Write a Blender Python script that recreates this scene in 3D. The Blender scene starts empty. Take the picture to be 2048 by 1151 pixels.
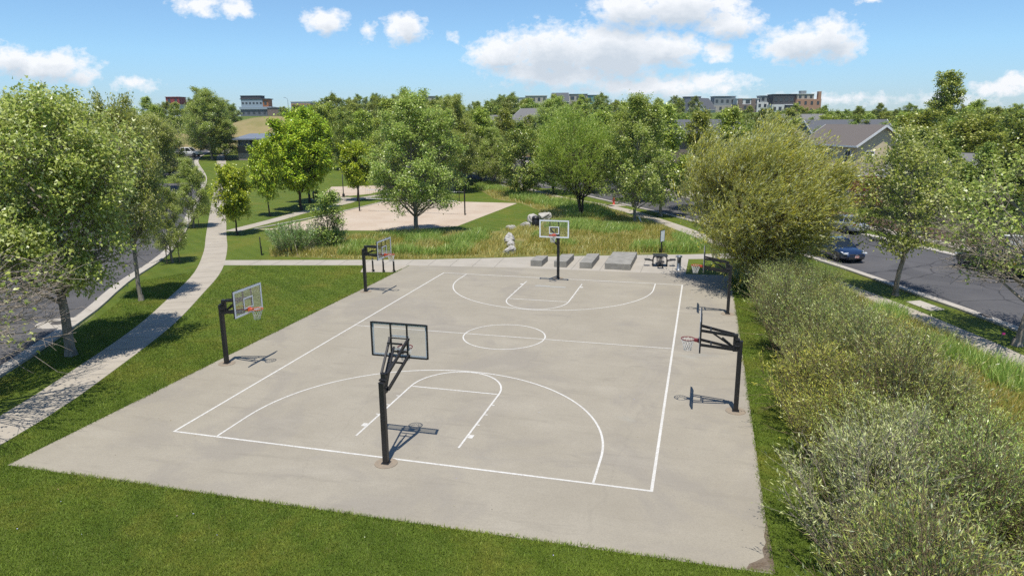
import bpy, math, random
import numpy as np
from mathutils import Vector, Matrix

S = bpy.context.scene
COL = S.collection
PI = math.pi
R = math.radians

# ------------------------------------------------------------------ objects
def tag(o, label=None, cat=None, group=None, kind=None):
    if label: o['label'] = label
    if cat: o['category'] = cat
    if group: o['group'] = group
    if kind: o['kind'] = kind
    return o

def thing(name, label, cat, loc=(0, 0, 0), rz=0.0, group=None):
    o = bpy.data.objects.new(name, None)
    COL.objects.link(o)
    o.empty_display_size = 0.3
    o.location = loc
    o.rotation_euler = (0, 0, rz)
    return tag(o, label, cat, group)

def link(name, me, parent=None):
    o = bpy.data.objects.new(name, me)
    COL.objects.link(o)
    if parent is not None: o.parent = parent
    return o

def copy_tree(o, parent=None):
    c = o.copy(); COL.objects.link(c)
    if parent is not None: c.parent = parent
    for ch in [x for x in bpy.data.objects if x.parent == o]:
        copy_tree(ch, c)
    return c

class MB:
    """collects simple shapes and links them as ONE mesh object"""
    def __init__(s): s.v = []; s.f = []; s.m = []
    def add(s, vs, fs, mi=0, M=None):
        b = len(s.v)
        for p in vs:
            p = Vector(p)
            if M is not None: p = M @ p
            s.v.append(tuple(p))
        for f in fs:
            s.f.append(tuple(b + i for i in f)); s.m.append(mi)
    def box(s, c, d, mi=0, rz=0.0, M=None):
        x, y, z = d[0] / 2, d[1] / 2, d[2] / 2
        vs = [(-x, -y, -z), (x, -y, -z), (x, y, -z), (-x, y, -z), (-x, -y, z), (x, -y, z), (x, y, z), (-x, y, z)]
        T = Matrix.Translation(c) @ Matrix.Rotation(rz, 4, 'Z')
        if M is not None: T = M @ T
        s.add(vs, [(3, 2, 1, 0), (4, 5, 6, 7), (0, 1, 5, 4), (1, 2, 6, 5), (2, 3, 7, 6), (3, 0, 4, 7)], mi, T)
    def bar(s, a, b, w, h=None, mi=0):
        a = Vector(a); b = Vector(b); h = h or w
        d = (b - a).normalized()
        up = Vector((0, 0, 1)) if abs(d.z) < .95 else Vector((0, 1, 0))
        r = d.cross(up).normalized(); u = r.cross(d)
        vs = []
        for p in (a, b):
            for i, j in ((-1, -1), (1, -1), (1, 1), (-1, 1)):
                vs.append(p + r * (i * w / 2) + u * (j * h / 2))
        s.add(vs, [(0, 1, 2, 3), (7, 6, 5, 4), (0, 4, 5, 1), (1, 5, 6, 2), (2, 6, 7, 3), (3, 7, 4, 0)], mi)
    def tube(s, pts, r, n=8, mi=0, closed=False, caps=True):
        pts = [Vector(p) for p in pts]; N = len(pts)
        rs = r if isinstance(r, (list, tuple)) else [r] * N
        vs = []; fs = []
        for i, p in enumerate(pts):
            if closed: d = pts[(i + 1) % N] - pts[i - 1]
            else: d = pts[min(i + 1, N - 1)] - pts[max(i - 1, 0)]
            d.normalize()
            up = Vector((0, 0, 1)) if abs(d.z) < .9 else Vector((0, 1, 0))
            a = d.cross(up).normalized(); b = a.cross(d)
            for k in range(n):
                t = 2 * PI * k / n
                vs.append(p + a * (rs[i] * math.cos(t)) + b * (rs[i] * math.sin(t)))
        for i in range(N if closed else N - 1):
            j = (i + 1) % N
            for k in range(n):
                l = (k + 1) % n
                fs.append((i * n + k, i * n + l, j * n + l, j * n + k))
        if caps and not closed:
            fs.append(tuple(range(n))[::-1]); fs.append(tuple((N - 1) * n + k for k in range(n)))
        s.add(vs, fs, mi)
    def lathe(s, prof, n=16, mi=0, c=(0, 0, 0), M=None):
        vs = []; fs = []
        for r, z in prof:
            for k in range(n):
                t = 2 * PI * k / n
                vs.append((c[0] + r * math.cos(t), c[1] + r * math.sin(t), c[2] + z))
        for i in range(len(prof) - 1):
            for k in range(n):
                l = (k + 1) % n
                fs.append((i * n + k, i * n + l, (i + 1) * n + l, (i + 1) * n + k))
        fs.append(tuple(range(n))[::-1]); fs.append(tuple((len(prof) - 1) * n + k for k in range(n)))
        s.add(vs, fs, mi, M)
    def prism(s, poly, z0, z1, mi=0, M=None):
        n = len(poly)
        a = sum(poly[i][0] * poly[(i + 1) % n][1] - poly[(i + 1) % n][0] * poly[i][1] for i in range(n))
        if a < 0: poly = poly[::-1]
        vs = [(x, y, z0) for x, y in poly] + [(x, y, z1) for x, y in poly]
        fs = [tuple(range(n))[::-1], tuple(range(n, 2 * n))]
        for i in range(n):
            j = (i + 1) % n
            fs.append((i, j, n + j, n + i))
        s.add(vs, fs, mi, M)
    def build(s, name, mats, parent=None, smooth=False, bevel=0.0):
        me = bpy.data.meshes.new(name)
        me.from_pydata(s.v, [], s.f)
        if not isinstance(mats, (list, tuple)): mats = [mats]
        for m in mats: me.materials.append(m)
        me.polygons.foreach_set('material_index', s.m)
        if smooth: me.polygons.foreach_set('use_smooth', [True] * len(s.f))
        me.update()
        o = link(name, me, parent)
        if bevel:
            b = o.modifiers.new('edge', 'BEVEL'); b.width = bevel; b.segments = 2; b.limit_method = 'ANGLE'
        return o

def npmesh(name, V, groups, mat, smooth=False):
    """V (n,3); groups: list of (m,k) index arrays"""
    me = bpy.data.meshes.new(name)
    V = np.asarray(V, np.float32)
    me.vertices.add(len(V)); me.vertices.foreach_set('co', V.ravel())
    idx = np.concatenate([g.ravel() for g in groups]).astype(np.int32)
    tot = np.concatenate([np.full(len(g), g.shape[1]) for g in groups]).astype(np.int32)
    st = np.concatenate([[0], np.cumsum(tot)[:-1]]).astype(np.int32)
    me.loops.add(len(idx)); me.loops.foreach_set('vertex_index', idx)
    me.polygons.add(len(tot)); me.polygons.foreach_set('loop_start', st)
    if smooth: me.polygons.foreach_set('use_smooth', np.ones(len(tot), bool))
    me.materials.append(mat)
    me.update(calc_edges=True)
    return me

# ------------------------------------------------------------------ materials
class NT:
    def __init__(s, m):
        s.t = m.node_tree; s.t.nodes.clear(); s.out = s.n('OutputMaterial')
    def n(s, ty, ins=None, **kw):
        nd = s.t.nodes.new('ShaderNode' + ty)
        for k, v in kw.items(): setattr(nd, k, v)
        for k, v in (ins or {}).items():
            so = nd.inputs[k]
            if isinstance(v, bpy.types.NodeSocket): s.t.links.new(v, so)
            else: so.default_value = v
        return nd
    def math(s, op, a, b=0.0, clamp=False):
        return s.n('Math', {0: a, 1: b}, operation=op, use_clamp=clamp).outputs[0]
    def mix(s, f, a, b, blend='MIX'):
        nd = s.t.nodes.new('ShaderNodeMix'); nd.data_type = 'RGBA'; nd.blend_type = blend
        for i, v in ((0, f), (6, a), (7, b)):
            if isinstance(v, bpy.types.NodeSocket): s.t.links.new(v, nd.inputs[i])
            else: nd.inputs[i].default_value = (tuple(v) + (1,))[:4] if i else v
        return nd.outputs[2]
    def noise(s, vec, scale, detail=4, rough=.55, dist=0.0):
        return s.n('TexNoise', {'Vector': vec, 'Scale': scale, 'Detail': detail, 'Roughness': rough, 'Distortion': dist}).outputs[0]
    def ramp(s, f, stops):
        nd = s.n('ValToRGB', {0: f}); e = nd.color_ramp.elements
        while len(e) < len(stops): e.new(.5)
        for k, (p, c) in enumerate(stops):
            e[k].position = p
            e[k].color = (c, c, c, 1) if isinstance(c, (int, float)) else tuple(c) + (1,)
        return nd.outputs[0]
    def scaled(s, vec, sc):
        return s.n('VectorMath', {0: vec, 1: sc}, operation='MULTIPLY').outputs[0]
    def bump(s, h, strength=.3, dist=.02):
        return s.n('Bump', {'Height': h, 'Strength': strength, 'Distance': dist}).outputs[0]
    def surf(s, sh): s.t.links.new(sh, s.out.inputs[0])

def newmat(name):
    m = bpy.data.materials.new(name); m.use_nodes = True
    return m, NT(m)

def mat(name, c1, c2=None, rough=.6, metal=0.0, scale=4.0, bump=0.0, bscale=30.0, spec=.5, world=False, coat=0.0, detail=5):
    m, t = newmat(name)
    tc = t.n('NewGeometry').outputs['Position'] if world else t.n('TexCoord').outputs['Object']
    col = tuple(c1) + (1,)
    if c2 is not None:
        col = t.mix(t.ramp(t.noise(tc, scale, detail), [(.32, 0.), (.68, 1.)]), c1, c2)
    ins = {'Base Color': col, 'Roughness': rough, 'Metallic': metal, 'Specular IOR Level': spec, 'Coat Weight': coat}
    if bump: ins['Normal'] = t.bump(t.noise(tc, bscale, 6), bump)
    t.surf(t.n('BsdfPrincipled', ins).outputs[0])
    return m

LEAF_K = 2.75
def leafmat(name, cols, under=None, trans=.3, rough=.36, var=.25, spec=.55):
    """leaf colours vary from leaf to leaf, and a little from tree to tree"""
    m, t = newmat(name)
    g = t.n('NewGeometry')
    rnd = g.outputs['Random Per Island']
    n = len(cols); cols = [(min(.62, c[0] * LEAF_K * 1.13), min(.64, c[1] * LEAF_K * 1.02), c[2] * LEAF_K * .80) for c in cols]
    if under: under = tuple(u * 1.35 for u in under)
    col = t.ramp(rnd, [(i / max(1, n - 1), c) for i, c in enumerate(cols)])
    oi = t.n('ObjectInfo').outputs['Random']
    col = t.n('HueSaturation', {'Color': col, 'Hue': t.math('ADD', t.math('MULTIPLY', oi, .03), .485),
                                'Saturation': 1.0, 'Value': t.math('ADD', t.math('MULTIPLY', oi, var), 1 - var / 2)}).outputs[0]
    if under is not None:
        col = t.mix(t.math('MULTIPLY', g.outputs['Backfacing'], .8), col, under)
    p = t.n('BsdfPrincipled', {'Base Color': col, 'Roughness': rough, 'Specular IOR Level': spec})
    tr = t.n('BsdfTranslucent', {'Color': t.mix(.5, col, (.42, .50, .05))})
    t.surf(t.n('MixShader', {0: min(.45, trans + .04), 1: p.outputs[0], 2: tr.outputs[0]}).outputs[0])
    return m

def lawn_nodes(t, pos):
    big = t.ramp(t.noise(pos, .16, 4, .6), [(.35, 0.), (.65, 1.)])
    c = t.mix(big, (.082, .125, .012), (.120, .165, .016))
    # mowing passes lean the grass one way and then the other
    d = t.n('VectorMath', {0: pos, 1: (.55, .83, 0)}, operation='DOT_PRODUCT').outputs['Value']
    w = t.math('SINE', t.math('ADD', t.math('MULTIPLY', d, 5.2), t.math('MULTIPLY', t.noise(pos, .4, 2), 5.0)))
    c = t.mix(t.math('ADD', t.math('MULTIPLY', w, .17), .17), c, (.165, .215, .030))
    yel = t.ramp(t.noise(pos, .30, 6, .7), [(.48, 0.), (.68, 1.)])
    c = t.mix(t.math('MULTIPLY', yel, .7), c, (.21, .19, .030))
    mid = t.noise(pos, 2.6, 4, .7)
    return t.mix(t.math('MULTIPLY', t.ramp(mid, [(.35, 1.), (.6, 0.)]), .38), c, (.055, .095, .010))

def lawnmat():
    m, t = newmat('lawn')
    pos = t.n('NewGeometry').outputs['Position']
    c = lawn_nodes(t, pos)
    f = t.noise(pos, 55, 3, .7)
    c = t.mix(t.math('MULTIPLY', t.ramp(f, [(.35, 1.), (.62, 0.)]), .55), c, (.040, .062, .006))
    c = t.mix(t.math('MULTIPLY', t.ramp(t.noise(pos, 38, 2), [(.58, 0.), (.75, 1.)]), .4), c, (.24, .28, .06))
    t.surf(t.n('BsdfPrincipled', {'Base Color': c, 'Roughness': .8, 'Specular IOR Level': .2,
                                  'Normal': t.bump(t.noise(pos, 40, 4, .7), .9, .05)}).outputs[0])
    return m

def blademat():
    m, t = newmat('lawn_blades')
    g = t.n('NewGeometry')
    c = lawn_nodes(t, g.outputs['Position'])
    c = t.n('HueSaturation', {'Color': c, 'Hue': .5, 'Saturation': 1.0, 'Value': t.math('ADD', t.math('MULTIPLY', g.outputs['Random Per Island'], 1.5), .80)}).outputs[0]
    c = t.mix(t.ramp(g.outputs['Random Per Island'], [(.93, 0.), (.97, .7)]), c, (.20, .17, .07))
    p = t.n('BsdfPrincipled', {'Base Color': c, 'Roughness': .6, 'Specular IOR Level': .3})
    tr = t.n('BsdfTranslucent', {'Color': c})
    t.surf(t.n('MixShader', {0: .25, 1: p.outputs[0], 2: tr.outputs[0]}).outputs[0])
    return m

def courtmat():
    m, t = newmat('court_concrete')
    pos = t.n('NewGeometry').outputs['Position']
    c = t.mix(t.ramp(t.noise(pos, .35, 8, .65), [(.3, 0.), (.7, 1.)]), (0.284, 0.253, 0.196), (0.342, 0.308, 0.242))
    # grey-violet damp stains, washed pale areas, trowel streaks
    st = t.ramp(t.noise(pos, .22, 7, .65, .8), [(.50, 0.), (.60, 1.)])
    c = t.mix(t.math('MULTIPLY', st, .65), c, (0.262, 0.236, 0.196))
    pale = t.ramp(t.noise(t.scaled(pos, (.25, .6, 1)), .8, 5, .6), [(.55, 0.), (.72, 1.)])
    c = t.mix(t.math('MULTIPLY', pale, .5), c, (0.390, 0.353, 0.281))
    streak = t.ramp(t.noise(t.scaled(pos, (.35, 2.2, 1)), .9, 7, .7, .3), [(.55, 0.), (.75, 1.)])
    c = t.mix(t.math('MULTIPLY', streak, .62), c, (0.211, 0.188, 0.150))
    blot = t.ramp(t.noise(pos, 1.5, 5, .7, 1.0), [(.66, 0.), (.76, 1.)])
    c = t.mix(t.math('MULTIPLY', blot, .5), c, (0.179, 0.157, 0.128))
    pool = t.ramp(t.noise(pos, .13, 5, .6, 1.5), [(.60, 0.), (.66, 1.), (.70, .3)])
    c = t.mix(t.math('MULTIPLY', pool, .30), c, (0.200, 0.180, 0.160))
    teal = t.ramp(t.noise(t.scaled(pos, (.5, 1, 1)), .33, 5, .6), [(.66, 0.), (.74, 1.)])
    c = t.mix(t.math('MULTIPLY', teal, .35), c, (0.315, 0.334, 0.308))
    wv = t.n('VectorMath', {0: t.scaled(pos, (1, 1, 1)), 1: t.n('TexNoise', {'Vector': pos, 'Scale': .8, 'Detail': 6}).outputs[1]}, operation='ADD').outputs[0]
    cr = t.n('TexVoronoi', {'Vector': wv, 'Scale': .085}, feature='DISTANCE_TO_EDGE').outputs['Distance']
    c = t.mix(t.math('MULTIPLY', t.ramp(cr, [(.0, 1.), (.003, 0.)]), .12), c, (0.137, 0.122, 0.105))
    fine = t.noise(pos, 28, 5, .75)
    c = t.mix(t.math('MULTIPLY', t.ramp(fine, [(.3, 1.), (.58, 0.)]), .55), c, (0.203, 0.180, 0.143))
    vo = t.n('TexVoronoi', {'Vector': pos, 'Scale': 1.4, 'Randomness': 1.0}).outputs['Distance']
    c = t.mix(t.ramp(vo, [(.018, .8), (.03, 0.)]), c, (0.085, 0.073, 0.056))
    t.surf(t.n('BsdfPrincipled', {'Base Color': c, 'Roughness': .85, 'Specular IOR Level': .25,
                                  'Normal': t.bump(t.noise(pos, 60, 5, .7), .12, .01)}).outputs[0])
    return m

def pathmat(name, a, b, spacing=1.5):
    m, t = newmat(name)
    pos = t.n('NewGeometry').outputs['Position']
    c = t.mix(t.ramp(t.noise(pos, .7, 7, .65), [(.3, 0.), (.7, 1.)]), a, b)
    c = t.mix(t.math('MULTIPLY', t.ramp(t.noise(pos, 25, 4, .7), [(.3, 1.), (.55, 0.)]), .22), c, (.22, .2, .17))
    t.surf(t.n('BsdfPrincipled', {'Base Color': c, 'Roughness': .85, 'Specular IOR Level': .25,
                                  'Normal': t.bump(t.noise(pos, 50, 4), .12, .01)}).outputs[0])
    return m

def asphaltmat():
    m, t = newmat('asphalt')
    pos = t.n('NewGeometry').outputs['Position']
    c = t.mix(t.ramp(t.noise(pos, .25, 6, .6), [(.3, 0.), (.7, 1.)]), (.066, .064, .066), (.100, .096, .095))
    c = t.mix(t.math('MULTIPLY', t.ramp(t.noise(pos, .09, 3, .5, 1.0), [(.56, 0.), (.60, 1.)]), .45), c, (.045, .044, .046))
    c = t.mix(t.math('MULTIPLY', t.ramp(t.noise(pos, .8, 5, .7), [(.6, 0.), (.75, 1.)]), .5), c, (.04, .039, .04))
    c = t.mix(t.math('MULTIPLY', t.ramp(t.noise(pos, 20, 4, .8), [(.45, 0.), (.7, 1.)]), .4), c, (.15, .145, .14))
    wv = t.n('VectorMath', {0: pos, 1: t.n('TexNoise', {'Vector': pos, 'Scale': .5, 'Detail': 5}).outputs[1]}, operation='ADD').outputs[0]
    cr = t.n('TexVoronoi', {'Vector': wv, 'Scale': .16}, feature='DISTANCE_TO_EDGE').outputs['Distance']
    c = t.mix(t.ramp(cr, [(.0, .85), (.012, 0.)]), c, (.03, .029, .03))
    t.surf(t.n('BsdfPrincipled', {'Base Color': c, 'Roughness': .8, 'Specular IOR Level': .3}).outputs[0])
    return m

def paintmat():
    m, t = newmat('line_paint')
    pos = t.n('NewGeometry').outputs['Position']
    c = t.mix(t.ramp(t.noise(pos, 14, 6, .75), [(.47, 0.), (.66, .85)]), (.60, .585, .54), (.36, .33, .28))
    c = t.mix(t.math('MULTIPLY', t.ramp(t.noise(pos, .5, 3), [(.4, 0.), (.7, 1.)]), .3), c, (.40, .375, .325))
    t.surf(t.n('BsdfPrincipled', {'Base Color': c, 'Roughness': .7}).outputs[0])
    return m

def sandmat():
    m, t = newmat('sand')
    pos = t.n('NewGeometry').outputs['Position']
    c = t.mix(t.ramp(t.noise(pos, .3, 6, .6), [(.3, 0.), (.7, 1.)]), (.41, .325, .245), (.49, .415, .33))
    c = t.mix(t.math('MULTIPLY', t.ramp(t.noise(pos, 3.5, 6, .75), [(.5, 0.), (.72, 1.)]), .45), c, (.31, .225, .155))
    t.surf(t.n('BsdfPrincipled', {'Base Color': c, 'Roughness': .95, 'Specular IOR Level': .1,
                                  'Normal': t.bump(t.noise(pos, 5, 6, .7), .5, .06)}).outputs[0])
    return m

def drymat(name, a, b, c3, s=.5):
    m, t = newmat(name)
    pos = t.n('NewGeometry').outputs['Position']
    c = t.mix(t.ramp(t.noise(pos, s, 6, .65), [(.36, 0.), (.62, 1.)]), a, b)
    c = t.mix(t.ramp(t.noise(pos, s * 7, 6, .75), [(.48, 0.), (.7, .8)]), c, c3)
    t.surf(t.n('BsdfPrincipled', {'Base Color': c, 'Roughness': .9, 'Specular IOR Level': .1,
                                  'Normal': t.bump(t.noise(pos, 14, 5, .7), .8, .08)}).outputs[0])
    return m

def brickmat(name, a, b, mortar, sc=1.0):
    m, t = newmat(name)
    tc = t.n('TexCoord').outputs['Object']
    sp = t.n('SeparateXYZ', {0: tc})
    uv = t.n('CombineXYZ', {0: t.math('ADD', sp.outputs[0], sp.outputs[1]), 1: sp.outputs[2]}).outputs[0]
    bk = t.n('TexBrick', {'Vector': uv, 'Color1': a + (1,), 'Color2': b + (1,), 'Mortar': mortar + (1,), 'Scale': sc,
                          'Mortar Size': .012, 'Brick Width': .8, 'Row Height': .3}).outputs[0]
    c = t.mix(t.math('MULTIPLY', t.noise(tc, 1.2, 4), .35), bk, tuple(x * .6 for x in a))
    t.surf(t.n('BsdfPrincipled', {'Base Color': c, 'Roughness': .9}).outputs[0])
    return m

def shinglemat(name, a, b):
    m, t = newmat(name)
    tc = t.n('TexCoord').outputs['Object']
    c = t.mix(t.ramp(t.noise(t.scaled(tc, (3, 3, 9)), 3, 4, .8), [(.35, 0.), (.65, 1.)]), a, b)
    t.surf(t.n('BsdfPrincipled', {'Base Color': c, 'Roughness': .95, 'Specular IOR Level': .15}).outputs[0])
    return m

def glassmat(name, tint=(.80, .86, .88), op=.10):
    m, t = newmat(name)
    tr = t.n('BsdfTransparent', {'Color': tint + (1,)})
    gl = t.n('BsdfGlossy', {'Color': (1, 1, 1, 1), 'Roughness': .04})
    df = t.n('BsdfDiffuse', {'Color': (.55, .60, .60, 1)})
    a = t.n('MixShader', {0: op, 1: tr.outputs[0], 2: df.outputs[0]})
    t.surf(t.n('MixShader', {0: t.math('MULTIPLY', t.n('Fresnel', {'IOR': 1.45}).outputs[0], .4), 1: a.outputs[0], 2: gl.outputs[0]}).outputs[0])
    return m

def barkmat(name, a, b, sc=6.0):
    m, t = newmat(name)
    tc = t.n('TexCoord').outputs['Object']
    v = t.scaled(tc, (1, 1, .35))
    n = t.noise(v, sc, 6, .7)
    c = t.mix(t.ramp(n, [(.38, 0.), (.62, 1.)]), a, b)
    t.surf(t.n('BsdfPrincipled', {'Base Color': c, 'Roughness': .9, 'Specular IOR Level': .15, 'Normal': t.bump(n, .7, .04)}).outputs[0])
    return m

def carpaint(name, c, metal=.35):
    return mat(name, c, tuple(x * .92 for x in c), rough=.28, metal=metal, scale=1.0, coat=1.0)

M_lawn = lawnmat(); M_blade = blademat(); M_court = courtmat(); M_asphalt = asphaltmat(); M_paint = paintmat(); M_sand = sandmat()
M_path = pathmat('path_concrete', (.335, .295, .235), (.41, .365, .30))
M_plaza = pathmat('plaza_concrete', (.33, .30, .25), (.40, .365, .31))
M_kerb = pathmat('kerb_concrete', (.36, .325, .275), (.45, .415, .36))
M_dry = drymat('dry_grass_ground', (.26, .205, .085), (.13, .155, .038), (.33, .26, .125), .45)
M_hill = drymat('hill_grass', (.30, .235, .12), (.20, .185, .07), (.24, .19, .10), .12)
M_mulch = drymat('bark_mulch', (.12, .07, .05), (.16, .10, .07), (.08, .05, .04), 1.5)
M_black = mat('black_powder_coat', (.012, .012, .013), (.022, .021, .021), rough=.42, scale=9)
M_hole = mat('footing_concrete', (.28, .22, .155), (.22, .185, .14), rough=.9, scale=9)
M_board = glassmat('backboard_glass', (.965, .975, .975), .02)
M_boardborder = mat('backboard_paint', (.78, .80, .80), (.70, .73, .74), rough=.5, scale=5)
M_rim = mat('rim_paint', (.50, .075, .030), (.40, .06, .03), rough=.4, scale=10)
M_rimdark = mat('worn_rim_paint', (.22, .03, .035), (.16, .025, .03), rough=.45, scale=10)
M_net = mat('net_cord', (.74, .73, .70), (.62, .60, .56), rough=.9, scale=8)
M_netdark = mat('weathered_net_cord', (.16, .22, .20), (.42, .42, .38), rough=.9, scale=3)
M_block = mat('cast_concrete', (.29, .275, .24), (.20, .19, .165), rough=.9, scale=2.2, bump=.15, bscale=40)
M_steel = mat('galvanised_steel', (.36, .38, .40), (.28, .30, .31), rough=.4, metal=.7, scale=6)
M_stone = mat('limestone', (.50, .475, .43), (.27, .25, .225), rough=.9, scale=2.2, bump=.8, bscale=7, detail=8)
M_white = mat('white_paint', (.74, .74, .72), (.66, .66, .64), rough=.6, scale=3)
M_red = mat('hydrant_red', (.55, .05, .03), (.42, .04, .025), rough=.45, scale=8)
M_wood = mat('timber', (.22, .15, .09), (.15, .10, .06), rough=.85, scale=9)
M_rubber = mat('tyre_rubber', (.016, .016, .016), (.03, .03, .03), rough=.85)
M_alloy = mat('wheel_alloy', (.42, .43, .44), (.34, .35, .36), rough=.35, metal=.8)
M_carglass = mat('car_glass', (.012, .016, .018), rough=.06, spec=.8)
M_winglass = mat('window_glass', (.028, .036, .045), (.05, .06, .07), rough=.12, spec=.7, scale=.8)
M_lamp = mat('lamp_lens', (.60, .62, .64), rough=.12, spec=.8)
M_redlens = mat('red_lens', (.35, .01, .01), rough=.2)
M_grille = mat('black_grille', (.012, .012, .013), (.05, .05, .05), rough=.4, scale=40)
M_plate = mat('licence_plate', (.62, .55, .52), (.45, .10, .06), rough=.5, scale=9)
M_bark = barkmat('grey_bark', (.30, .265, .215), (.17, .15, .12))
M_barkdark = barkmat('dark_bark', (.105, .085, .065), (.05, .042, .034))
M_barkpale = barkmat('pale_twig_bark', (.36, .31, .25), (.23, .19, .15))
M_barkpalm = barkmat('ochre_stem_bark', (.25, .18, .10), (.15, .12, .08))

# ------------------------------------------------------------------ terrain
CX, CY, CZ = 8.598, -30.195, 9.833        # the drone's position
_TD = np.array([0, 112, 132, 150, 200, 300, 400, 600, 6000.]); _TZ = np.array([0, 0, .8, 2.2, 5, 9.5, 12.5, 14, 14.])
def zt(x, y):
    return float(np.interp(math.hypot(x - CX, y - CY), _TD, _TZ))
FH = Vector((-.26220, .96501, 0)); FR = Vector((.96501, .26220, 0))
def spot(px, d):
    """ground point at compass bearing px (in 1/2048 steps across the view) and distance d metres from the drone"""
    u = (px - 1024) / 1407.18 / 1.022
    v = (FH + FR * u).normalized()
    x, y = CX + v.x * d, CY + v.y * d
    return (x, y, zt(x, y))

def ground():
    rad = [0, 4, 8, 12, 18, 25, 33, 42, 52, 62, 72, 80, 88, 96, 104, 112, 122, 134, 148, 162, 178, 196, 215, 240, 270, 300, 340, 380, 420, 500, 600, 900, 1400]
    n = 120; V = []; F = []
    for r in rad:
        for k in range(n):
            a = 2 * PI * k / n
            x, y = CX + r * math.cos(a), CY + r * math.sin(a)
            V.append((x, y, float(np.interp(r, _TD, _TZ)) if r else 0))
    for i in range(len(rad) - 1):
        for k in range(n):
            l = (k + 1) % n
            F.append((i * n + k, (i + 1) * n + k, (i + 1) * n + l, i * n + l))
    o = npmesh('ground', V, [np.array(F)], M_lawn, True)
    return tag(link('ground', o), 'mown green lawn spreading over the whole park', 'lawn', kind='structure')
ground()

def sheet(name, poly, h, m, label, cat):
    """flat sheet over level ground"""
    b = MB(); b.prism(poly, -.05, h)
    o = b.build(name, m); tag(o, label, cat, kind='structure'); return o

def smooth_line(pts, step=2.0):
    P = [Vector((p[0], p[1])) for p in pts]; out = []
    for i in range(len(P) - 1):
        p0 = P[max(0, i - 1)]; p1 = P[i]; p2 = P[i + 1]; p3 = P[min(len(P) - 1, i + 2)]
        n = max(1, int((p2 - p1).length / step))
        for k in range(n):
            t = k / n
            out.append(.5 * ((2 * p1) + (p2 - p0) * t + (2 * p0 - 5 * p1 + 4 * p2 - p3) * t * t + (3 * p1 - p0 - 3 * p2 + p3) * t ** 3))
    out.append(P[-1]); return out

def offset(line, d):
    out = []
    for i, p in enumerate(line):
        t = (line[min(i + 1, len(line) - 1)] - line[max(i - 1, 0)]).normalized()
        out.append(p + Vector((t.y, -t.x)) * d)      # + = to the right of travel
    return out

def strip(line, a, b, h, drop=.06, mb=None):
    """band between offsets a and b of a line, following the terrain, with closed sides"""
    A = offset(line, a); B = offset(line, b); m = mb or MB()
    vs = []
    for p, q in zip(A, B):
        zp = zt(p.x, p.y); zq = zt(q.x, q.y)
        vs += [(p.x, p.y, zp + h), (q.x, q.y, zq + h), (p.x, p.y, zp - drop), (q.x, q.y, zq - drop)]
    fs = []
    for i in range(len(A) - 1):
        o, n = 4 * i, 4 * i + 4
        fs += [(o, o + 1, n + 1, n) if b > a else (o, n, n + 1, o + 1), (o, n, n + 2, o + 2), (o + 1, o + 3, n + 3, n + 1)]
    e = 4 * (len(A) - 1)
    fs += [(0, 2, 3, 1), (e, e + 1, e + 3, e + 2)]
    m.add(vs, fs)
    return m

# ------------------------------------------------------------------ court, paths, roads
CL = 12.54; CW = 7.68
slab = [(-10.85, -15.72), (10.55, -15.5), (10.62, 5), (10.55, 15.95), (7.78, 15.76), (2, 15.45), (-2.9, 15.3), (-10.87, 14.35)]
sheet('basketball_court', slab, .012, M_court, 'weathered pale grey concrete basketball court slab', 'court')

def ribbon(mb, pts, w, closed=False):
    P = [Vector((p[0], p[1])) for p in pts]; N = len(P); vs = []; fs = []
    for i, p in enumerate(P):
        a = P[i - 1] if (i > 0 or closed) else P[i]
        b = P[(i + 1) % N] if (i < N - 1 or closed) else P[i]
        t = (b - a).normalized(); n = Vector((t.y, -t.x)) * (w / 2)
        for s in (1, -1):
            vs.append((p.x + n.x * s, p.y + n.y * s, .016))
    for i in range(N if closed else N - 1):
        j = (i + 1) % N
        fs.append((2 * i, 2 * j, 2 * j + 1, 2 * i + 1))
    mb.add(vs, fs)
def arc(cx, cy, r, a0, a1, n=48):
    return [(cx + r * math.cos(a0 + (a1 - a0) * k / n), cy + r * math.sin(a0 + (a1 - a0) * k / n)) for k in range(n + 1)]
mk = MB()
e = .04
ribbon(mk, [(-CW, -CL - e), (-CW, CL + e)], .08); ribbon(mk, [(CW, -CL - e), (CW, CL + e)], .085)
for s in (-1, 1): ribbon(mk, [(-CW + e, s * CL), (CW - e, s * CL)], .08)
ribbon(mk, [(-CW + e, 0), (-1.945, 0)], .06); ribbon(mk, [(-1.875, 0), (1.875, 0)], .06); ribbon(mk, [(1.945, 0), (CW - e, 0)], .06)
ribbon(mk, arc(0, 0, 1.91, 0, 2 * PI, 72)[:-1], .065, True)
for s in (-1, 1):
    yb = s * CL; yr = s * (CL - 1.58); yf = s * (CL - 5.62); lw = 1.74
    t0 = 0.04
    pts = [(6.08, yb - s * .05), (6.08, yr)] + arc(0, yr, 6.08, 0, -s * PI, 72)[1:-1] + [(-6.08, yr), (-6.08, yb - s * .05)]
    ribbon(mk, pts, .07)
    ribbon(mk, [(-lw + .05, yf), (lw - .05, yf)], .07)
    lane = [(lw, yb - s * 1.15), (lw, yf)] + [(x, yf + (y - yf) * 1.13) for x, y in arc(0, yf, lw, 0, -s * PI, 36)[1:-1]] + [(-lw, yf), (-lw, yb - s * 1.15)]
    ribbon(mk, lane, .068)
    for q in (-1, 1):
        ribbon(mk, [(q * (lw + .04), yb - s * 2.0), (q * (lw + .20), yb - s * 2.0)], .24)
        for k in (2.9, 3.75, 4.6):
            ribbon(mk, [(q * (lw + .04), yb - s * k), (q * (lw + .14), yb - s * k)], .06)
o = mk.build('court_marking', M_paint); tag(o, 'white painted lines of the basketball court', 'court marking', kind='structure')
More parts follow.
